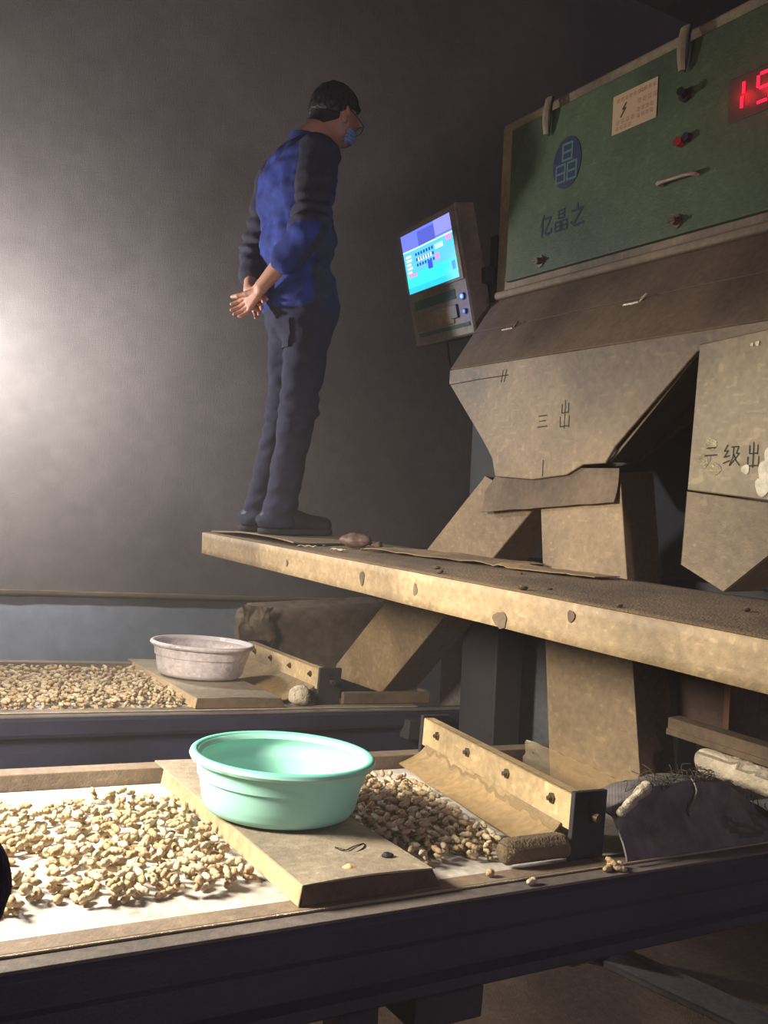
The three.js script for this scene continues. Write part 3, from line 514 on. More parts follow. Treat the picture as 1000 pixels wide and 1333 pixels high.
// ------------------------------------------------------------------ display console
{
  const t = thing('display_console', 'grey operator console with a glowing screen hung at the machine\'s left end', 'console', [1.95, 1.97, -2.82]);
  const TL = V(1.84, 2.411, -3.035), TR = V(1.84, 2.435, -2.652), BL = V(1.93, 1.967, -2.998), BR = V(1.93, 1.973, -2.61);
  const F = (s, q, o = 0) => { const p = TL.clone().lerp(TR, s).lerp(BL.clone().lerp(BR, s), q); return p.addScaledVector(nn, o); };
  const nn = V().crossVectors(BL.clone().sub(TL), TR.clone().sub(TL)).normalize(); // outward, towards -x
  const quad = (s0, s1, q0, q1, o, th) => slab([F(s0, q0, o), F(s0, q1, o), F(s1, q1, o), F(s1, q0, o)], th);
  build('housing', slab([TL, BL, BR, TR], .095, .006), M.consoleGrey, t);
  build('bezel', [quad(.02, .98, .015, .05, .006, .008), quad(.02, .05, .05, .56, .006, .008), quad(.92, .98, .05, .56, .006, .008), quad(.02, .98, .555, .575, .006, .008)], M.consoleGrey, t);
  const scr = canvasTex(360, 320, (g, w, h) => {
    const r = rng(5);
    g.fillStyle = '#6f7cf0'; g.fillRect(0, 0, w, h * .3); g.fillStyle = '#5460c8'; g.fillRect(w * .34, h * .04, w * .34, h * .26); g.fillStyle = '#8f92f6'; g.fillRect(w * .68, 0, w * .32, h * .24);
    g.fillStyle = '#5fc7ee'; g.fillRect(0, h * .28, w, h * .42); g.fillStyle = '#38eadb'; g.fillRect(0, h * .68, w, h * .32); g.fillStyle = '#2fc8e8'; g.fillRect(0, h * .9, w, h * .1);
    g.fillStyle = '#c8f4ff'; g.fillRect(0, h * .275, w, h * .025);
    g.fillStyle = '#eef8ff'; for (let k = 0; k < 5; k++) { g.fillRect(w * .04, h * (.36 + k * .065), w * (.08 + .05 * r()), h * .04); }
    g.fillStyle = '#2c4fb0'; for (let k = 0; k < 7; k++) for (let j = 0; j < 3; j++) g.fillRect(w * (.24 + k * .055), h * (.36 + j * .09), w * .035, h * .05);
    g.fillStyle = '#f4fbff'; for (let k = 0; k < 6; k++) g.fillRect(w * (.28 + k * .05), h * .45, w * .03, h * .06);
    g.fillStyle = '#f090d0'; g.fillRect(w * .04, h * .68, w * .18, h * .05); g.fillRect(w * .86, h * .3, w * .1, h * .08); g.fillRect(w * .62, h * .5, w * .08, h * .1);
    g.fillStyle = '#3a52d8'; g.fillRect(w * .46, h * .56, w * .09, h * .14); g.fillStyle = '#bff8f4'; g.fillRect(w * .64, h * .36, w * .16, h * .08); g.fillStyle = '#2f8ae0'; g.fillRect(w * .9, h * .72, w * .07, h * .14);
  });
  const sg = new THREE.BufferGeometry(); { const a = F(.055, .055, .003), b = F(.055, .55, .003), c = F(.915, .55, .003), d = F(.915, .055, .003);
    sg.setAttribute('position', new THREE.Float32BufferAttribute([a, b, c, a, c, d].flatMap((p) => p.toArray()), 3)); sg.setAttribute('uv', new THREE.Float32BufferAttribute([0, 1, 0, 0, 1, 0, 0, 1, 1, 0, 1, 1], 2)); sg.computeVertexNormals(); }
  const sm = build('screen', sg, new THREE.MeshStandardMaterial({ color: 0x05060a, emissive: 0xffffff, emissiveMap: scr, emissiveIntensity: 1.4, roughness: .25 }), t, { keepUV: true, label: 'lit screen with blue and cyan panels of readouts' });
  const cen = F(.485, .3, .02), rl = new THREE.RectAreaLight(0x7fc8ff, 1.2, .33, .22); t.updateMatrixWorld(true);
  rl.position.copy(cen).applyMatrix4(t.matrixWorld.clone().invert()); t.add(rl); rl.lookAt(F(.485, .3, 1)); 
  build('green_band', quad(.1, .8, .625, .70, .002, .003), mat(0x35604a), t);
  build('green_band', quad(.1, .95, .90, .93, .002, .003), mat(0x35604a), t);
  const rec = build('connector_plate', quad(.08, .72, .74, .885, .003, .004), M.hopper, t);
  const sw = build('rocker_switch', quad(.70, .80, .745, .85, .008, .01), M.black, t);
  for (const [q, rr, e] of [[.70, .013, 5], [.815, .010, 2.5]]) {
    const p = F(.91, q, .001), d = build('button_ring', disc(p.toArray(), nn.toArray(), rr, .006, 20), M.black, t);
    build('indicator_light', disc(F(.91, q, .0065).toArray(), nn.toArray(), rr * .55, .003, 16), new THREE.MeshStandardMaterial({ color: 0x101030, emissive: 0x4a78ff, emissiveIntensity: e }), d, { label: 'glowing blue indicator' });
    const pl = new THREE.PointLight(0x4a60ff, .006, 0, 2); pl.position.copy(F(.91, q, .03)).applyMatrix4(t.matrixWorld.clone().invert()); pl.castShadow = true; t.add(pl);
  }
  build('wall_arm', [box(1.96, 2.06, 2.16, 2.22, -2.76, -2.60, .006), box(2.0, 2.06, 2.10, 2.34, -2.64, -2.60, .006)], M.dark, t);
  build('cable', tube([[1.98, 1.99, -2.86], [1.985, 1.93, -2.85], [1.96, 1.88, -2.8], [1.95, 1.84, -2.72], [2.0, 1.82, -2.62]], .005, 24, 6), mat(0x5a2c28), t);
}

// ------------------------------------------------------------------ the standing man
{
  const t = thing('person', 'man in blue and grey jacket and face mask standing with hands clasped behind his back', 'person', [1.44, 1.2055, -3.25]);
  const SC = 1.0, T = new THREE.Matrix4().makeScale(SC, SC, SC).setPosition(1.44, 1.2055, -3.25);
  const put = (g) => g.applyMatrix4(T);
  const shR = [.06, 1.44, .175], shL = [.045, 1.44, -.175], elR = [.005, 1.14, .25], elL = [0, 1.15, -.235], wrR = [-.098, .945, .055], wrL = [-.092, .955, -.075];
  const mid = (a, b, k) => a.map((v, i) => v + (b[i] - v) * k);
  const kR = [.058, .49, .10], kL = [.085, .49, -.09], aR = [0, .09, .09], aL = [-.005, .09, -.09], hR = [.10, .87, .082], hL = [.10, .87, -.082];
  // skin: whole body coarse, head and hands fine, one mesh
  const bodyF = joined([cap(.10, .9, -.05, .10, .9, .05, .10, .10), cap(.095, 1.0, 0, .06, 1.3, 0, .10, .11), cap(.05, 1.40, -.12, .05, 1.40, .12, .06, .06), cap(.09, 1.42, 0, .135, 1.54, 0, .06, .052),
    cap(...shR, ...elR, .05, .04), cap(...shL, ...elL, .05, .04), cap(...elR, ...mid(elR, wrR, .6), .04, .036), cap(...elL, ...mid(elL, wrL, .6), .04, .036),
    cap(...hR, ...kR, .075, .052), cap(...hL, ...kL, .075, .052), cap(...kR, ...aR, .05, .036), cap(...kL, ...aL, .05, .036), cap(...aR, .12, .045, .10, .034, .026), cap(...aL, .12, .045, -.09, .034, .026)], .018);
  const coarse = surfaceNets([-.16, .0, -.36], [.3, 1.56, .38], .013, bodyF);
  const hd = { x: .195, y: 1.712 };
  const bend = (g) => { const p = g.attributes.position, P0 = V(.165, 1.64, 0), e = new THREE.Euler(0, .24, -.36, 'YZX'), q = new THREE.Quaternion(), I = new THREE.Quaternion(), Q = new THREE.Quaternion().setFromEuler(e), v = V(); for (let i = 0; i < p.count; i++) { v.fromBufferAttribute(p, i); const k = THREE.MathUtils.smoothstep(v.y - (v.x - .16) * .5, 1.50, 1.63); q.slerpQuaternions(I, Q, k); v.sub(P0).applyQuaternion(q).add(P0); p.setXYZ(i, v.x, v.y, v.z); } g.computeVertexNormals(); return g; };
  const skull = ell(hd.x, hd.y, 0, .098, .108, .077);
  const headF = joined([skull, cap(.235, 1.645, -.018, .235, 1.645, .018, .052, .052), cap(.262, 1.607, -.008, .262, 1.607, .008, .027, .027), cap(.10, 1.47, 0, .165, 1.63, 0, .060, .057), cap(.284, 1.722, -.03, .284, 1.722, .03, .013, .013), cap(.287, 1.705, 0, .306, 1.672, 0, .010, .014), cap(.285, 1.636, -.014, .285, 1.636, .014, .012, .012)], .03);
  const earF = (s) => joined([ell(.192, 1.69, s * .079, .019, .031, .009), cap(.186, 1.714, s * .083, .205, 1.70, s * .084, .007, .006), cap(.196, 1.664, s * .08, .2, 1.668, s * .08, .009, .008)], .01);
  const eyes = (x, y, z) => Math.min(Math.hypot(x - .283, y - 1.703, z - .031) - .013, Math.hypot(x - .283, y - 1.703, z + .031) - .013);
  const headAll = (x, y, z) => { let d = smin(smin(headF(x, y, z), earF(1)(x, y, z), .008), earF(-1)(x, y, z), .008); d = Math.max(d, -(Math.min(Math.hypot(x - .298, y - 1.703, z - .031), Math.hypot(x - .298, y - 1.703, z + .031)) - .014)); return Math.min(d, eyes(x, y, z) + .002); };
  const eR = earF(1), eL = earF(-1);
  const headFast = (x, y, z) => { let d = headF(x, y, z); if (Math.abs(z) > .05) d = smin(d, z > 0 ? eR(x, y, z) : eL(x, y, z), .008); if (x > .26) d = Math.min(Math.max(d, -(Math.min(Math.hypot(x - .300, y - 1.703, z - .031), Math.hypot(x - .300, y - 1.703, z + .031)) - .014)), eyes(x, y, z) + .003); return d; };
  const head = surfaceNets([.03, 1.47, -.10], [.335, 1.84, .10], .0042, headFast);
  // hands: fingers as chains rooted in the palm
  const parts = [];
  const addHand = (wr, K, f, wAx, nrm, lens, curl, thumbPts) => {
    const q = (b, ...m) => { const r = V(...b); for (let i = 0; i < m.length; i += 2) r.addScaledVector(m[i], m[i + 1]); return r; };
    for (let i = 0; i < 4; i++) { const a = q(wr, wAx, -.012 + .008 * i), b = q(K, wAx, -.03 + .0195 * i); parts.push(cap(...a.toArray(), ...b.toArray(), .0155, .0125)); }
    for (let i = 0; i < 4; i++) {
      let p = q(K, wAx, -.0305 + .0205 * i), d = f.clone().addScaledVector(wAx, (-.14 + .09 * i)).normalize(), L = lens[i];
      for (let s = 0; s < 3; s++) { const e = p.clone().addScaledVector(d, L * [.42, .32, .26][s]); parts.push(cap(...p.toArray(), ...e.toArray(), [.0098, .0088, .008][s], [.0088, .008, .0068][s])); p = e; d = d.clone().addScaledVector(nrm, curl[s] + .06 * i * .5).normalize(); }
    }
    for (let s = 0; s < thumbPts.length - 1; s++) parts.push(cap(...thumbPts[s], ...thumbPts[s + 1], [.015, .011, .0095][s], [.011, .0095, .0075][s]));
  };
  const fR = V(-.34, -.55, -.76).normalize(), nR = V(-1, .12, .3).normalize(), wR = V().crossVectors(nR, fR).normalize();
  addHand(wrR, [-.122, .893, -.012], fR, wR, nR, [.074, .082, .076, .06], [.28, .34, .3], [[-.108, .927, .03], [-.134, .922, -.005], [-.157, .915, -.036], [-.17, .914, -.062]]);
  const fL = V(.1, -.62, .78).normalize(), nL = V(-1, 0, 0), wL = V().crossVectors(nL, fL).normalize();
  addHand(wrL, [-.09, .897, -.016], fL, wL.clone().negate(), nL, [.07, .078, .072, .056], [.12, .2, .2], [[-.086, .935, -.05], [-.075, .92, -.01], [-.07, .912, .02], [-.07, .902, .045]]);
  const fingerF = (x, y, z) => { let d = 1e9; for (const p of parts) { const e = p(x, y, z); d = d > 1e8 ? e : smin(d, e, .005); } return d; };
  const armF = joined([cap(...mid(elR, wrR, .3), ...wrR, .040, .026), cap(...mid(elL, wrL, .3), ...wrL, .040, .026)], .001);
  const handF = (x, y, z) => { const a = armF(x, y, z); if (a > .12) return a - .05; return smin(a, fingerF(x, y, z), .012); };
  const hands = surfaceNets([-.225, .79, -.215], [.02, 1.13, .235], .0034, handF);
  build('body', [coarse, bend(head), hands].map(put), M.skin, t);
  // clothes
  const fold = (x, y, z, a) => a * (1.3 * N3(x * 9 + y * 6, y * 17, z * 9) + .8 * N3(x * 22 + 3, y * 34 - x * 12, z * 22));
  const tro0 = joined([cap(.098, .90, -.055, .098, .90, .055, .118, .118), cap(...hR, ...kR, .097, .071), cap(...hL, ...kL, .097, .071), cap(.05, .83, 0, .06, .86, 0, .07, .08)], .06);
  const tro1 = joined([cap(...kR, ...aR, .070, .062), cap(...kL, ...aL, .070, .062), cap(-.012, .05, .09, .0, .10, .09, .076, .062), cap(-.014, .05, -.09, -.005, .10, -.09, .076, .062)], .012);
  const tro = (x, y, z) => { const b = y < .22 ? .006 * Math.sin(y * 95 + 3 * N3(x * 9, 1, z * 9)) * (1 - y / .22) : 0, kn = Math.exp(-Math.pow((y - .47) / .1, 2)) * .004 * Math.sin(y * 110 + z * 20); return Math.max(smin(tro0(x, y, z), tro1(x, y, z), .03) + fold(x, y, z, .006) + b + kn, .026 - y, y - .96); };
  const trou = build('trousers', put(surfaceNets([-.14, .02, -.24], [.28, .98, .25], .0075, tro)), M.trousers, t);
  build('back_pocket', put(sheet((s, q) => { const y = .83 - q * .11, z = .035 + s * .085; let x = -.08; for (let i = 0; i < 40; i++) { const d = tro(x, y, z); if (d < .002) break; x += Math.max(d * .8, .001); } return V(x - .004, y, z); }, 8, 8, .003)), M.trousers, trou);
  const tor = joined([cap(.05, 1.34, -.085, .05, 1.34, .085, .12, .12), cap(.07, 1.14, -.07, .07, 1.14, .07, .122, .122), cap(.088, .92, -.065, .088, .92, .065, .125, .125), cap(.06, 1.445, -.15, .06, 1.445, .15, .072, .072), cap(.07, 1.43, 0, .115, 1.51, 0, .085, .072)], .10);
  const jack = (x, y, z) => Math.max(tor(x, y, z) + fold(x, y, z, .008) + .005 * Math.sin(y * 40 + x * 14) * Math.exp(-Math.pow((y - 1.0) / .09, 2)), (.856 - (x - .06) * .14) - y, y - 1.545);
  const blue = new THREE.Color(0x25388c), dk = new THREE.Color(0x302f40);
  const tint = (g, f) => { const p = g.attributes.position, c = new Float32Array(p.count * 3); for (let i = 0; i < p.count; i++) { const k = f(p.getX(i), p.getY(i), p.getZ(i)); c[3 * i] = k.r; c[3 * i + 1] = k.g; c[3 * i + 2] = k.b; } g.setAttribute('color', new THREE.BufferAttribute(c, 3)); return g; };
  const jk = build('jacket', put(tint(surfaceNets([-.14, .84, -.3], [.32, 1.56, .3], .0085, jack), (x, y, z) => (Math.abs(z) > .065 && x > .06 && x < .205 && y < 1.24 ? dk : blue))), M.jacket, t);
  build('collar', put(sheet((s, q) => { const a = .55 + s * (Math.PI * 2 - 1.1), r = .078 + .006 * q - .004; return V(.125 - .03 * (1 - q) * 1 + Math.cos(a) * r * 1.02 - q * .028, 1.565 - q * .062 + Math.cos(a) * -.012, Math.sin(a) * r); }, 40, 6, .005)), mat(0x212e78, { map: cloth }), jk);
  for (const [sh, el, wr, end, nm] of [[shR, elR, wrR, .52, 1], [shL, elL, wrL, .62, -1]]) {
    const e = mid(el, wr, end), F = joined([cap(...sh, ...el, .083, .066), cap(...el, ...e, .066, .058)], .03), ax = V(...el).sub(V(...sh)).normalize();
    const g = surfaceNets([-.19, .95, nm > 0 ? .0 : -.36], [.18, 1.56, nm > 0 ? .38 : 0.02], .0075, (x, y, z) => { const s = (x - sh[0]) * ax.x + (y - sh[1]) * ax.y + (z - sh[2]) * ax.z, w = Math.exp(-Math.pow((s - .26) / .09, 2)); return F(x, y, z) + fold(x, y, z, .006) + .007 * w * Math.sin(s * 120 + 4 * N3(x * 10, y * 10, z * 10)); });
    build('sleeve', put(tint(g, (x, y, z) => (y < 1.15 && x < .0 + (y - 1.1) * .3 && nm > 0 ? blue : dk))), M.sleeve, jk, { label: 'dark grey sleeve pushed up the forearm' });
  }
  // hair, mask, glasses
  const hairF = (x, y, z) => { const s = ell(hd.x - .002, hd.y + .006, 0, .114, .124, .089)(x, y, z) + .0045 * N3(x * 70, y * 40, z * 70) + .003 * N3(x * 150, y * 90, z * 150); const line = x < .15 ? 1.665 : x < .215 ? 1.665 + (x - .15) * .95 : 1.727 + (x - .215) * .7; return Math.max(s, line - y + .006 * N3(x * 60, 2, z * 60)); };
  build('hair', put(bend(surfaceNets([.06, 1.64, -.11], [.33, 1.86, .11], .0042, hairF))), M.hair, t);
  build('faded_sides', put(bend(surfaceNets([.06, 1.58, -.11], [.22, 1.74, .11], .0045, (x, y, z) => Math.max(headF(x, y, z) - .0025 + .001 * N3(x * 150, y * 150, z * 150), (x < .13 ? 1.605 : 1.605 + (x - .13) * 1.1) - y, y - 1.72, x - .178)))), mat(0x1a1412, { map: null }), t);
  const mk = build('face_mask', put(bend(surfaceNets([.2, 1.56, -.08], [.335, 1.70, .08], .004, (x, y, z) => { const d = headF(x, y, z) - .007 + .0016 * Math.sin(y * 330); return Math.max(d, -(headF(x, y, z) - .003), .226 + Math.abs(y - 1.632) * .25 - x, 1.582 + (x - .24) * .0 - y, y - (1.655 + (x - .24) * .35)); }))), M.mask, t, { label: 'pale blue pleated mask' });
  for (const s of [1, -1]) build('ear_loop', put(bend(new THREE.TubeGeometry(new THREE.CatmullRomCurve3([V(.236, 1.652, s * .066), V(.21, 1.675, s * .083), V(.186, 1.712, s * .086), V(.178, 1.69, s * .084), V(.2, 1.645, s * .074), V(.236, 1.612, s * .052)]), 24, .0016, 5))), M.mask, mk);
  const gl = build('glasses', put(bend(mergeGeometries([...[1, -1].flatMap((s) => [new THREE.TorusGeometry(.024, .0018, 6, 24).rotateY(Math.PI / 2).translate(.309, 1.703, s * .033), new THREE.TubeGeometry(new THREE.CatmullRomCurve3([V(.309, 1.708, s * .057), V(.296, 1.71, s * .074), V(.2, 1.714, s * .086), V(.176, 1.70, s * .084)]), 16, .0018, 5)]), new THREE.TubeGeometry(new THREE.CatmullRomCurve3([V(.309, 1.708, -.009), V(.313, 1.711, 0), V(.309, 1.708, .009)]), 6, .0018, 5)].map(clean)))), M.black, t);
  for (const s of [1, -1]) build('lens', put(bend(new THREE.CylinderGeometry(.023, .023, .002, 20).rotateZ(Math.PI / 2).translate(.309, 1.703, s * .033))), new THREE.MeshPhysicalMaterial({ color: 0xffffff, transmission: 1, roughness: .05, thickness: 0 }), gl);
  // shoes
  for (const [a, z1] of [[aR, .112], [aL, -.105]]) {
    const x0 = a[0] - .045, z0 = a[2], up = joined([cap(x0, .052, z0, x0 + .10, .05, z0 + (z1 - z0) * .4, .040, .043), cap(x0 + .1, .046, z0 + (z1 - z0) * .4, x0 + .225, .036, z1, .043, .034), cap(x0 + .035, .09, z0, x0 + .03, .07, z0, .044, .044)], .03);
    const sh = build('shoe', put(surfaceNets([x0 - .06, -.01, z0 - .07], [x0 + .28, .15, z0 + .09], .0055, (x, y, z) => Math.max(up(x, y, z), .012 - y, y - .125))), M.shoe, t);
    build('sole', put(surfaceNets([x0 - .06, -.012, z0 - .07], [x0 + .28, .04, z0 + .09], .0055, (x, y, z) => Math.max(up(x, .042, z) - .003, y - .022, .0 - y))), mat(0x24242a), sh);
    for (let i = 0; i < 4; i++) build('lace', put(new THREE.TubeGeometry(new THREE.CatmullRomCurve3([V(x0 + .09 + i * .022, .088 - i * .005, z0 - .022), V(x0 + .1 + i * .022, .097 - i * .006, z0 + .004), V(x0 + .09 + i * .022, .088 - i * .005, z0 + .03)]), 6, .0025, 5)), M.shoe, sh);
  }
}

// ------------------------------------------------------------------ cloth, foam and loose things at the belt ends
{
  const r = rng(17);
  const t = beltThing('sacking_cover', 'dark dusty sacking draped over the near belt\'s right end, its torn edge frayed', 'sacking', .95, .004, .3);
  const f = (s, q) => {
    const top = (s < .1 ? .088 + s * .42 : s < .4 ? .13 + .012 * Math.sin((s - .1) * 10) : .135 - (s - .4) * .40) + .012 * N3(s * 9, 1, 3) * (s > .05 ? 1 : 0);
    const u = .5505 + s * .84 + .01 * N3(s * 4, q * 3, 7) * Math.min(1, s * 8);
    if (q < .6) { const k = q / .6; return V(u, .0125 + (Math.max(.03, top) - .0125) * Math.pow(k, .9), .408 - .05 * k * k - .026 * (1 + 0.9 * N3(s * 8 + k * 1.2, k * 1.6, 5)) * Math.sin(k * 3) * Math.min(1, .3 + s * 8)); }
    const k = (q - .6) / .4; return V(u, Math.max(.0125, Math.max(.03, top) + .008 * Math.sin(k * 3.1) - .09 * k * k + .008 * N3(s * 10, k * 4, 2) * k), .358 - .19 * k);
  };
  const c = build('cloth', onBelt(sheet(f, 60, 22, .004)), M.sackDark, t);
  for (let i = 0; i < 70; i++) { // frayed threads along the torn upper edge
    const s = .08 + r() * (i % 3 ? .32 : .8), p = f(s, .55 + r() * .12), L = .012 + r() * .024;
    build('loose_thread', onBelt(tube([p.clone(), p.clone().add(V((r() - .5) * L, L * (.3 + r() * .5), (r() - .6) * L)), p.clone().add(V((r() - .5) * L * 2, L * (.2 + r() * .7), -L * r()))], .0011, 5, 4)), i % 4 ? M.burlap : M.foam, c);
  }
  build('hanging_thread', onBelt(tube([f(.285, .62).add(V(0, .003, 0)), f(.283, .5).add(V(0, .002, .006)), f(.27, .4).add(V(0, 0, .008)), f(.262, .3).add(V(0, 0, .008)), f(.264, .24).add(V(0, 0, .008))], .002, 14, 5)), M.whiteFoam, c);
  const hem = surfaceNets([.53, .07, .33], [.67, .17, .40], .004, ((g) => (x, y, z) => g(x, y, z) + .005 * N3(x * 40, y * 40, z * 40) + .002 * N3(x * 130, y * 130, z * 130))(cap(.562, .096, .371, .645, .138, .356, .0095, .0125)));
  build('pale_lit_hem', onBelt(hem), M.whiteFoam, c, { label: 'rolled hem coloured pale for the light on the cloth edge' });  // lit upper edge of the sacking, its brightness put into a paler colour
}
{
  const t = thing('foam_roll', 'pale foam roll with a shaggy torn end under the brown bar at the right edge', 'foam roll', [1.77, .725, -1.3]);
  const g = displace(new THREE.CapsuleGeometry(.030, .30, 8, 28, 24).rotateX(Math.PI / 2).translate(1.78, .781, -1.25), (q) => .003 * N3(q.x * 40, q.y * 40, q.z * 25) + (q.z > -1.33 ? .007 * N3(q.x * 90, q.y * 90, q.z * 60) : 0));
  build('foam', g, M.whiteFoam, t);
}
{
  const t = thing('cross_bar', 'dusty brown steel bar running out of the right edge above the pale roll', 'steel bar', [1.82, .80, -1.2]);
  build('bar', box(1.80, 1.846, .814, .852, -1.54, -.8, .003), M.brownSteel, t);
  build('bar_lip', box(1.796, 1.801, .809, .824, -1.54, -.8, .001), M.brownSteel, t);
}
{ // burlap over the far belt's back corner
  const t = thing('burlap_sack', 'brown burlap sack hanging in folds behind the rear flap', 'sack', [1.86, 0, -3.64]);
  const g = new RoundedBoxGeometry(.74, .85, .20, 26, .07).translate(1.86, .44, -3.64);
  build('sack_cloth', displace(g, (q) => (q.y < .1 ? 0 : 1) * (.026 * N3(q.x * 12, q.y * 1.8, q.z * 8) + .007 * Math.sin(q.x * 75 + 9 * N3(q.x * 5, q.y * 3, 2)) + .022 * Math.abs(N3(q.x * 20, q.y * 2.4, q.z * 8)) - .012 * Math.abs(N3(q.x * 9 + q.y * 7, q.y * 4, 3))) - .08 * Math.max(0, q.y - .7) * Math.max(0, q.x - 1.5) + .010 * N3(q.x * 22, q.y * 4, q.z * 16) + .004 * N3(q.x * 60, q.y * 22, q.z * 60)), M.burlap, t);
  build('folded_corner', sheet((s, q) => V(1.46 + s * .13 + .012 * Math.sin(q * 9 + s * 3), .878 - q * .22 - s * .012 + .01 * N3(s * 6, q * 8, 2), -3.53 - .03 * Math.cos(s * 4) + .02 * N3(s * 5, q * 6, 1)), 14, 18, .004), M.burlap, t);
}
{
  const t = thing('plastic_strip', 'crumpled clear plastic strip screwed across the foot of the upright chute', 'plastic sheet', [1.69, .57, -1.76]);
  build('film', sheet((s, q) => V(1.682 - .012 * q - .008 * N3(s * 6, q * 4, 2) - .004 * N3(s * 16, q * 12, 5) - .012 * Math.exp(-s * 9), .705 - .012 * s - q * (.085 + .02 * s) + .006 * N3(s * 7, 2, 3), -1.925 + s * .36 + .005 * N3(q * 8, s * 3, 1)), 40, 14, .0012), M.clear, t);
  for (const [z, y] of [[-1.895, .68], [-1.878, .64]]) build('screw', disc([1.684, y, z], [-1, 0, 0], .007, .012, 8), M.bolt, t);
}
{
  const s = thing('angle_strut', 'grey angle iron strut lying on the floor under the machine', 'angle iron', [2.07, 0, -1.65]);
  const d = V(.085, 0, .37).normalize(), n = V(d.z, 0, -d.x), a = V(1.968, .003, -1.875);
  const q = (l, k, y) => a.clone().addScaledVector(d, l).addScaledVector(n, k).setY(y);
  build('angle', [slab([q(0, 0, .02), q(1.0, 0, .02), q(1.0, .1, .02), q(0, .1, .02)], .006), slab([q(0, .1, .001), q(0, .1, .034), q(1.0, .1, .034), q(1.0, .1, .001)], .006), slab([q(0, 0, .001), q(1, 0, .001), q(1, 0, .02), q(0, 0, .02)], .005)], mat(0x8d8882), s);
}
tag(build('red_cable', onBelt(tube([[-.40, -.215, .446], [-.32, -.186, .446], [-.24, -.168, .4475], [-.18, -.158, .4485], [-.145, -.163, .43], [-.13, -.165, .33], [-.07, -.165, .17], [.2, -.165, .15], [.6, -.165, .15], [.9, -.165, .18], [.99, -.164, .33], [1.03, -.161, .42], [1.07, -.157, .446], [1.13, -.152, .4485], [1.3, -.146, .4485]], .0042, 80, 6)), M.red), 'thin red cable strung along the near conveyor\'s lower flange', 'cable');
{
  const p = (u, w, y = .0405) => bp(u, y, w);
  const t = beltThing('wire_clip', 'loop of thin black wire lying on the near plate before the mint basin', 'wire', .006, .04, .285);
  build('wire', onBelt(tube([[-.022, .042, .262], [.0, .0425, .285], [.03, .044, .272], [.045, .043, .25], [.018, .045, .262], [-.012, .046, .278], [-.018, .044, .255], [.02, .042, .29], [.06, .041, .268]], .0011, 60, 5)), M.black, t);
  tag(build('leaf_bit', onBelt(displace(new THREE.SphereGeometry(1, 14, 10).scale(.012, .005, .008).translate(.052, .0445, .318), (q) => .003 * N3(q.x * 150, q.y * 150, q.z * 150))), M.dark), 'dark shrivelled bit beside the wire loop on the near plate', 'scrap');
  tag(build('shell_half', onBelt(sheet((s, q) => V(-.038 + (s - .5) * .03, .0415 + .007 * Math.sin(q * Math.PI) * Math.sin(Math.PI * Math.min(.95, Math.max(.05, s))), .345 + (q - .5) * .018), 10, 8, .0008)), M.peanut), 'broken pale peanut shell lying near the plate\'s front edge', 'peanut shell');
}

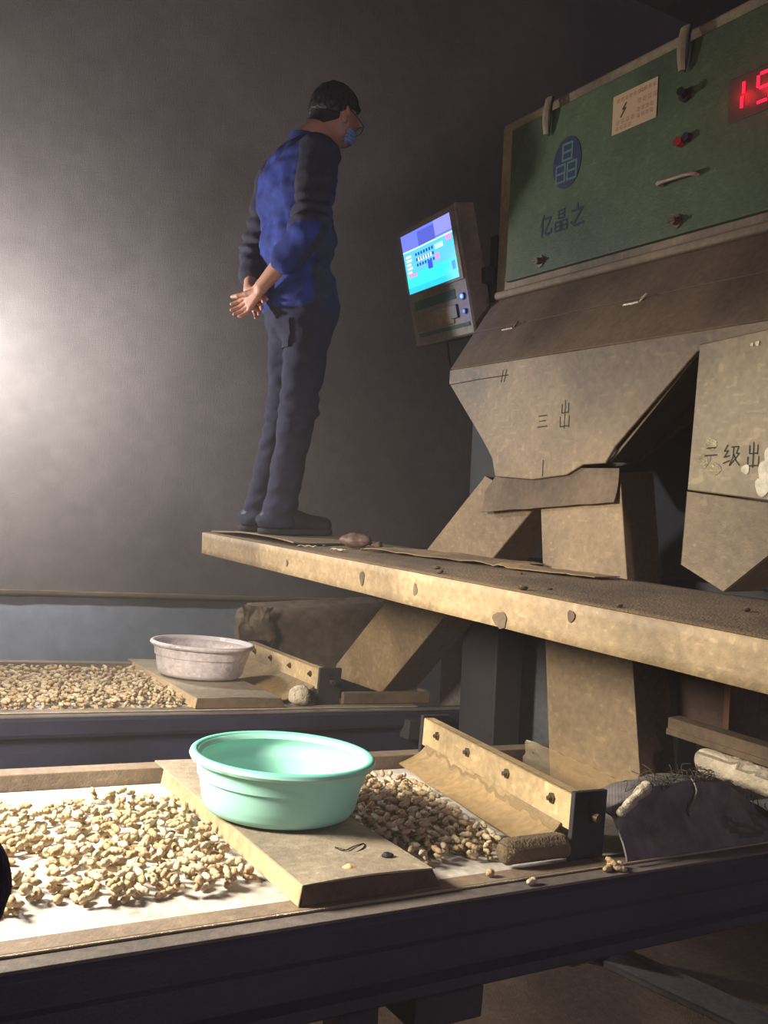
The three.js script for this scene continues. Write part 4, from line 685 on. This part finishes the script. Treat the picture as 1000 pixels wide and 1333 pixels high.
// ------------------------------------------------------------------ peanuts
{
  const r = rng(2024);
  const shape = (len, r1, r2, waist, sd) => {
    const pts = []; for (let i = 0; i <= 14; i++) { const k = i / 14, a = Math.sin(Math.PI * Math.pow(k, .96)), x = (k - .5) * len, base = Math.pow(Math.max(0, a), .55), lobe = r1 + (r2 - r1) * k, dip = 1 - waist * Math.exp(-Math.pow((k - .5) / .13, 2)); pts.push(new THREE.Vector2(Math.max(1e-5, lobe * base * dip), x)); }
    const g = new THREE.LatheGeometry(pts, 12); const d = displace(g, (q) => .0007 * Math.sin(q.y * 900) * .6 + .0012 * N3(q.x * 260 + sd, q.y * 260, q.z * 260)); d.rotateZ(Math.PI / 2); return boxUV(clean(d));
  };
  const kinds = [shape(.0285, .0067, .0061, .22, 1), shape(.026, .0063, .007, .28, 5), shape(.031, .0062, .0067, .18, 9), shape(.019, .007, .007, 0, 13)];
  const mats = [0xecd6ae, 0xe3c99e, 0xf2e0bd, 0xd8ba8c].map((c) => mat(c, { roughness: .85, bumpScale: .0004 }));
  // heights of what already lies there, on a 6 mm grid of each belt
  const cell = .005, H = new Map(), key = (u, w) => Math.round(u / cell) + 5000 * Math.round(w / cell);
  const all = [];
  function drop(u, w, zone, spread = .012) {
    const k = kinds[Math.floor(r() * 3.4) % 4], a = r() * Math.PI * 2 * 1, ca = Math.cos(a), sa = Math.sin(a);
    let v = 0; const cells = [];
    for (let s = -2; s <= 2; s++) for (let d = -1; d <= 1; d++) { const q = key(u + ca * s * .0052 - sa * d * .004, w + sa * s * .0052 + ca * d * .004); cells.push(q); v = Math.max(v, H.get(q) || 0); }
    if (v > .028) return;
    for (const q of cells) H.set(q, v + .0102);
    const m = new THREE.Matrix4().compose(V(u, v + .0068, w), new THREE.Quaternion().setFromEuler(new THREE.Euler(r() * 6.28, -a, (r() - .5) * (v > 0 ? .5 : .1), 'YZX')), V(1, 1, 1));
    all.push({ m: BM.clone().multiply(m), k, c: mats[Math.floor(r() * 4)], zone });
  }
  // left of the near plate: thinner at the far rim, bare white near rim
  const left = (n, dens) => { for (let i = 0; i < n; i++) { const u = -.80 + r() * .635, w = -.24 + r() * .54; const lim = .275 + .03 * N3(u * 9, 1, 2) - .10 * Math.max(0, N3(u * 5, 7, 1)); const edge = -.21 + .05 * N3(u * 8, 3, 4); if (w > lim || w < edge) continue; if (N3(u * 11, w * 13, 4) < dens(u, w)) continue; if (u > -.17) continue; drop(u, w, 'left'); } };
  left(2100, (u, w) => -.12 - .5 * (u + .17 > -.12 ? 1 : 0) - (w > .05 ? .15 : 0) + (u < -.45 ? .1 : 0));
  const right = (n) => { for (let i = 0; i < n; i++) { const u = .11 + r() * .36, w = -.23 + r() * .52; if (u > .425 - (w + .2) * .12 || u < .11) continue; if (w > .31 - (u < .2 ? .0 : .02)) continue; if (u < .13 && w > .1) continue; drop(u, w, 'right'); } };
  right(950);
  const far = (n) => { for (let i = 0; i < n; i++) { const u = -.62 + r() * .83, w = -1.80 + r() * .66; if (N3(u * 6, w * 7, 11) < -.42) continue; drop(u, w, 'far'); } };
  far(2700);
  const cam = V(0, 1.4, 0), fw = V(.5174, -.0265, -.8553);
  for (const p of all) { const q = V().setFromMatrixPosition(p.m).sub(cam); p.d = q.dot(fw); const x = q.dot(V(.8554, .0438, .5161)) / p.d * 1160; p.in = x > -505 && (p.zone !== 'right' || true); }
  const vis = all.filter((p) => p.in).sort((a, b) => a.d - b.d), near = vis.slice(0, 286), rest = all.filter((p) => !near.includes(p));
  const text = { left: ['unshelled peanut in the layer spread on the near white belt, left of the mint basin', 'peanuts on the near belt left of the basin'], right: ['unshelled peanut in the bed between the mint basin and the front flap', 'peanuts between the basin and the front flap'], far: ['unshelled peanut in the layer on the far belt', 'peanuts on the far belt'] };
  const one = (p, label, group) => { const m = new THREE.Mesh(p.k, p.c); m.castShadow = m.receiveShadow = true; m.name = numbered('peanut'); m.applyMatrix4(p.m); m.userData = { label, category: 'peanut' }; if (group) m.userData.group = group; scene.add(m); };
  for (const p of near) one(p, ...text[p.zone]);
  const gs = kinds.map((k) => k);
  const im = new THREE.InstancedMesh(kinds[0], mat(0xffffff, { roughness: .85 }), rest.length); im.name = numbered('peanut_layer'); im.castShadow = im.receiveShadow = true;
  rest.forEach((p, i) => { im.setMatrixAt(i, p.m); im.setColorAt(i, p.c.color); });
  im.userData = { kind: 'stuff', label: 'remaining unshelled peanuts heaped before the front flap and spread over the far belt', category: 'peanuts' }; scene.add(im);
  // single ones lying on rims and ledges
  const loose = (u, v, w, a, label, group, k = 0, c = 0) => one({ m: BM.clone().multiply(new THREE.Matrix4().compose(V(u, v, w), new THREE.Quaternion().setFromEuler(new THREE.Euler(.4, a, 0)), V(1, 1, 1))), k: kinds[k], c: mats[c] }, label, group);
  loose(.298, .0084, .418, .2, 'pale peanut lying alone on the near conveyor\'s front ledge below the foam pad', null, 0, 2);
  loose(.24, .0132, .372, .3, 'dull peanut on the guide strip just left of the foam pad', null, 3, 3);
  loose(-.345, .0068, -.228, -.1, 'peanut lying apart along the far rim of the near white belt', null, 2, 1);
  const clus = [[.492, .0084, .412, .3], [.512, .0084, .402, 1.2], [.517, .0084, .421, -.4], [.53, .0084, .408, .9], [.505, .0185, .410, 2.0]];
  clus.forEach(([u, v, w, a], i) => loose(u, v, w, a, 'peanut in the little heap on the ledge under the front bracket', 'little heap of peanuts under the front bracket', i % 4, (i + 3) % 4));
  [[.80, .012, .06], [.83, .012, .02], [.77, .012, .1]].forEach(([u]) => 0);
}
// the sleeve that cuts in at the left edge
{
  const t = thing('coat_sleeve', 'dark plum fuzzy coat sleeve cutting in at the left edge beside the near belt', 'sleeve', [.06, 1.12, -.635]);
  const f = joined([cap(-.10, 1.37, -.60, .052, 1.128, -.632, .058, .044), cap(.052, 1.128, -.632, -.10, .93, -.62, .044, .05)], .02);
  build('knit', surfaceNets([-.2, .86, -.71], [.14, 1.44, -.54], .005, (x, y, z) => f(x, y, z) + .003 * N3(x * 60, y * 60, z * 60) + .0015 * N3(x * 170, y * 170, z * 170)), M.plum, t);
}
renderer.render(scene, camera);
